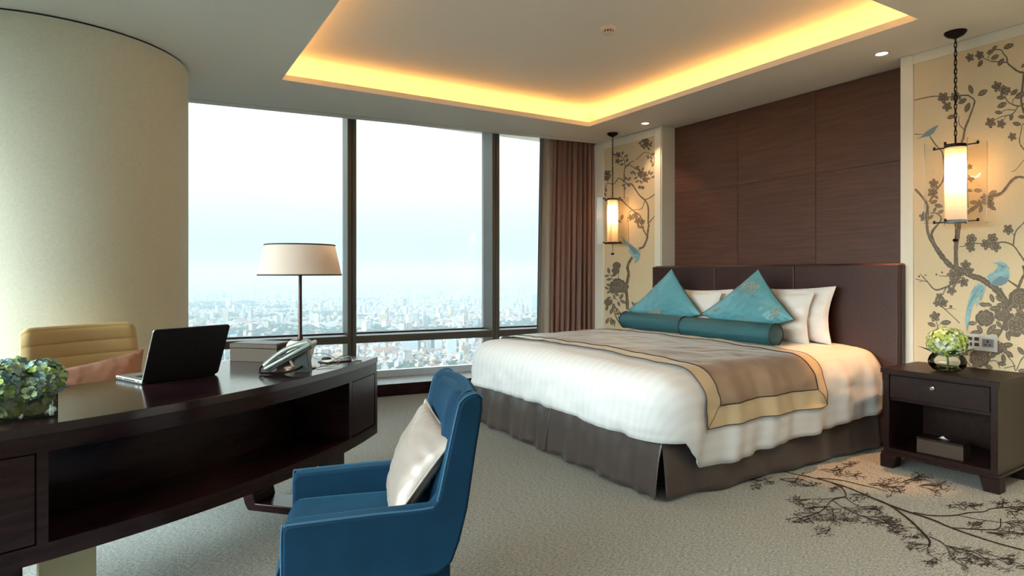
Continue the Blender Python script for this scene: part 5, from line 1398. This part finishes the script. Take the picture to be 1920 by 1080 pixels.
o = g.build('ground', ground_mat(), loc=(0, 0, GZ)); o['kind'] = 'structure'

def bmat(name, col):
    m = mat(name, tuple(c * .17 for c in col), .85, spec=.1, noise_amt=.18, noise_scale=.08); return m
WALLS = [bmat('pale_render', (.78, .74, .66)), bmat('white_render', (.85, .85, .82)), bmat('peach_render', (.74, .55, .42)), bmat('grey_concrete', (.42, .43, .43)), bmat('yellow_render', (.74, .62, .36))]
ROOFS = [bmat('terracotta_roof', (.48, .20, .13)), bmat('rose_roof', (.60, .33, .27)), bmat('grey_roof', (.45, .46, .48)), bmat('white_roof', (.80, .80, .78)), bmat('blue_tin_roof', (.25, .42, .52)), bmat('orange_roof', (.66, .36, .20))]
M_winblue = mat('window_band', (.10, .15, .18), .3)
ALLM = WALLS + ROOFS + [M_winblue]
def house(mb, x, y, w, d, h, rz, wi, ri, pitched, wins=True):
    M = Matrix.Translation(Vector((x, y, 0))) @ Matrix.Rotation(rz, 4, 'Z')
    mb.box(-w / 2, w / 2, -d / 2, d / 2, 0, h, wi, M)
    if pitched:
        vs = [M @ Vector(v) for v in ((-w / 2 - .4, -d / 2 - .4, h), (w / 2 + .4, -d / 2 - .4, h), (w / 2 + .4, d / 2 + .4, h), (-w / 2 - .4, d / 2 + .4, h), (-w / 2, 0, h + d * .28), (w / 2, 0, h + d * .28))]
        mb.add(vs, [(0, 1, 5, 4), (2, 3, 4, 5), (1, 2, 5), (3, 0, 4), (3, 2, 1, 0)], 5 + ri)
    else:
        mb.box(-w / 2 + .3, w / 2 - .3, -d / 2 + .3, d / 2 - .3, h, h + .3, 5 + ri, M)
        if w > 7: mb.box(-w * .2, w * .15, -d * .1, d * .25, h, h + 2.6, wi, M)
    if wins:
        fl = max(1, int(h / 3.4)); nw = max(1, int(w / 3.2)); nd = max(1, int(d / 3.2))
        for k in range(fl):
            z = 1.0 + k * 3.4
            for i in range(nw):
                xx = -w / 2 + (i + .5) * w / nw; mb.box(xx - w / nw * .28, xx + w / nw * .28, -d / 2 - .06, -d / 2 + .01, z, z + 1.6, 11, M)
            for i in range(nd):
                yy = -d / 2 + (i + .5) * d / nd
                mb.box(-w / 2 - .06, -w / 2 + .01, yy - d / nd * .28, yy + d / nd * .28, z, z + 1.6, 11, M)
rc_ = random.Random(21)
def gp(u, v):
    """place on the ground seen in a given direction through the window"""
    p = at_z(u, v, GZ); return p.x, p.y
LM = [  # landmark buildings: u, v of the foot, width, depth, height (m), rz, wall, roof, name, label, category
    (431, 616, 95, 34, 26, .25, 1, 4, 'institute_building', 'long white building with a green blue roof among trees, seen left of the lamp', 0),
    (772, 668, 46, 24, 52, -.2, 3, 4, 'glass_office_block', 'dark glass office block standing in the red roofed quarter below the window transom', 0),
    (822, 664, 20, 20, 60, .1, 1, 3, 'white_tower', 'slim white tower block just left of the bed in the middle window', 0),
    (846, 672, 26, 26, 78, .2, 1, 3, 'twin_tower', 'tall white tower with a blue glazed strip beside the bed', 0),
    (682, 622, 60, 30, 48, .1, 4, 4, 'green_clad_block', 'pale green blue block right of the first window post', 0),
    (949, 583, 90, 30, 62, .05, 1, 2, 'grid_apartment_block', 'white apartment block with a window grid in the narrow right window', 0),
    (990, 585, 60, 30, 60, .05, 0, 3, 'pale_apartment_block', 'pale apartment block beside the curtain in the narrow right window', 0),
    (1003, 588, 32, 30, 105, .05, 3, 4, 'blue_grey_tower', 'blue grey tower right at the edge of the curtain', 0),
    (778, 556, 30, 30, 90, 0, 2, 0, 'distant_red_tower', 'faint reddish tower on the hazy skyline of the middle window', 0),
    (734, 575, 44, 30, 60, 0, 1, 3, 'distant_white_block', 'faint white block on the hazy skyline of the middle window', 0),
    (590, 618, 30, 22, 20, .3, 1, 1, 'white_villa', 'white villa with a rose roof among the trees right of the lamp pole', 0),
    (620, 622, 42, 22, 36, .3, 1, 2, 'white_hall', 'white block beside the first window post behind the lamp', 0),
    (722, 672, 60, 24, 24, .5, 2, 0, 'red_roofed_hall', 'large hall with a red hipped roof in the lower middle window', 0),
    (930, 604, 120, 30, 18, .0, 0, 2, 'long_low_hall', 'long low pale hall at the foot of the narrow right window', 0)]
for (u, v, w_, d_, h_, rz_, wi, ri, nm, lb, _) in LM:
    x, y = gp(u, v); g = MB(); house(g, 0, 0, w_, d_, h_, 0, wi, ri, ri in (0, 1))
    o = g.build(nm, ALLM, loc=(x, y, GZ), rotz=rz_ - YAW); tag(o, lb, 'building', 'landmark buildings of the city')
# typical town houses: four designs, copied over the nearest quarters
protos = []
for k, (wi, ri, pt, w_, d_, h_) in enumerate(((0, 0, True, 12, 10, 11), (1, 3, False, 9, 12, 16), (2, 1, True, 16, 11, 9), (4, 2, False, 11, 10, 13), (1, 5, True, 14, 10, 10), (3, 4, False, 18, 14, 12))):
    g = MB(); house(g, 0, 0, w_, d_, h_, 0, wi, ri, pt)
    protos.append((g.build('town_house', ALLM), ('cream town house with a terracotta roof in the city far below', 'narrow white town house with a flat white roof in the city far below', 'peach town house with a rose roof in the city far below',
                   'yellow town house with a flat grey roof in the city far below', 'white town house with an orange roof in the city far below', 'grey building with a blue tin roof in the city far below')[k]))
spots = []
while len(spots) < 290:
    if rc_.random() < .9: u, v = rc_.uniform(650, 884), 715 - 62 * rc_.random() ** 1.0
    else: u, v = rc_.uniform(395, 660), rc_.uniform(600, 640)
    x, y = gp(u, v)
    if v > 700 and u > 880: continue
    if all((x - a) ** 2 + (y - b) ** 2 > 340 for a, b in spots): spots.append((x, y))
for i, (x, y) in enumerate(spots):
    k = rc_.choice((0, 1, 1, 2, 3, 4, 5, 1, 0)); src, lb = protos[k]
    if i < 6: k = i; src, lb = protos[k]; o = src
    else: o = src.copy(); COL.objects.link(o)
    o.location = (x, y, GZ); s = rc_.uniform(.8, 1.35); o.scale = (s * rc_.uniform(.85, 1.25), s, s * rc_.uniform(.8, 1.5)); o.rotation_euler = (0, 0, rc_.uniform(0, PI))
    where = 'beyond the park, seen left of the middle window' if x * CY_ - y * SY_ < -.25 * (x * SY_ + y * CY_) else ('nearest below the window sill' if math.hypot(x, y) < 1550 else 'in the rows below the transom')
    sz = 'low' if o.scale.z < 1.1 else 'tall'; lb = lb.split(' in the city')[0].replace('with a ', 'with ').replace('narrow ', '').replace('town house', 'house')
    tag(o, sz + ' ' + lb + ' ' + where, 'building', sz + ' ' + lb + ' ' + where)
# the rest of the town, nobody could count it
g = MB(); cnt = 0
while cnt < 15000:
    v = 545 + 172 * rc_.random() ** 1.15; u = rc_.uniform(250, 1060)
    x, y = gp(u, v)
    t_ = nz(x, y, 0, .0011) + .5 * nz(x, y, 7, .004)
    if t_ > .17 and rc_.random() < .93: continue
    if v > 650 and any((x - a) ** 2 + (y - b) ** 2 < 150 for a, b in spots): continue
    far = v < 640
    w_, d_, h_ = rc_.uniform(8, 18), rc_.uniform(8, 14), rc_.uniform(6, 17)
    if far: w_ *= 1.5; d_ *= 1.5; h_ *= 1.35
    if rc_.random() < .03: h_ *= 2.8; w_ *= 1.3
    house(g, x, y, w_, d_, h_, rc_.uniform(0, PI), rc_.choice((0, 0, 1, 1, 1, 2, 3, 4)), rc_.choice((0, 0, 1, 2, 3, 3, 4, 5)), rc_.random() < .45, False)
    cnt += 1
o = g.build('town_houses', ALLM, loc=(0, 0, GZ)); tag(o, 'dense low houses of the city spreading to the hazy horizon', 'city', kind='stuff')
# tree crowns between the houses
g = MB(); cnt = 0
def crown(mb, x, y, r):
    vs = []; fs = []
    for j, (rr, zz) in enumerate(((.75, .3), (1.0, .75), (.7, 1.25))):
        for i in range(6):
            a = i * PI / 3 + j * .5; q = r * rr * rc_.uniform(.75, 1.2); vs.append((x + q * math.cos(a), y + q * math.sin(a), r * zz + 2))
    vs.append((x, y, r * 1.5 + 2))
    for j in range(2):
        for i in range(6): fs.append((j * 6 + i, j * 6 + (i + 1) % 6, j * 6 + 6 + (i + 1) % 6, j * 6 + 6 + i))
    for i in range(6): fs.append((12 + i, 12 + (i + 1) % 6, 18))
    mb.add(vs, fs, 0)
while cnt < 6500:
    v = 560 + 157 * rc_.random() ** 1.0; u = rc_.uniform(250, 1040); x, y = gp(u, v)
    t_ = nz(x, y, 0, .0011) + .5 * nz(x, y, 7, .004)
    if t_ < .12 and rc_.random() < .88: continue
    crown(g, x, y, rc_.uniform(5, 11) * (1.5 if v < 640 else 1)); cnt += 1
o = g.build('city_trees', mat('tree_crown', (.008, .016, .011), .95, spec=.05, noise_amt=.35, noise_scale=.1), loc=(0, 0, GZ)); tag(o, 'dark green tree crowns scattered between the city houses', 'trees', kind='stuff')

# haze: a real scattering layer lying over the city
m = bpy.data.materials.new('haze'); m.use_nodes = True; n = m.node_tree.nodes; n.clear()
o_ = n.new('ShaderNodeOutputMaterial'); vs_ = n.new('ShaderNodeVolumeScatter'); vs_.inputs['Color'].default_value = (.80, .93, 1.0, 1); vs_.inputs['Density'].default_value = .000060; vs_.inputs['Anisotropy'].default_value = .0
ab_ = n.new('ShaderNodeVolumeAbsorption'); ab_.inputs['Color'].default_value = (.0, .0, .0, 1); ab_.inputs['Density'].default_value = .00017
ad_ = n.new('ShaderNodeAddShader'); m.node_tree.links.new(vs_.outputs[0], ad_.inputs[0]); m.node_tree.links.new(ab_.outputs[0], ad_.inputs[1])
m.node_tree.links.new(ad_.outputs[0], o_.inputs['Volume'])
g = MB(); g.box(-8500, 15500, 40, 17500, GZ + 1, 90); o = g.build('haze', m); o['kind'] = 'stuff'; o['label'] = 'pale blue haze hanging over the city'; o['category'] = 'haze'
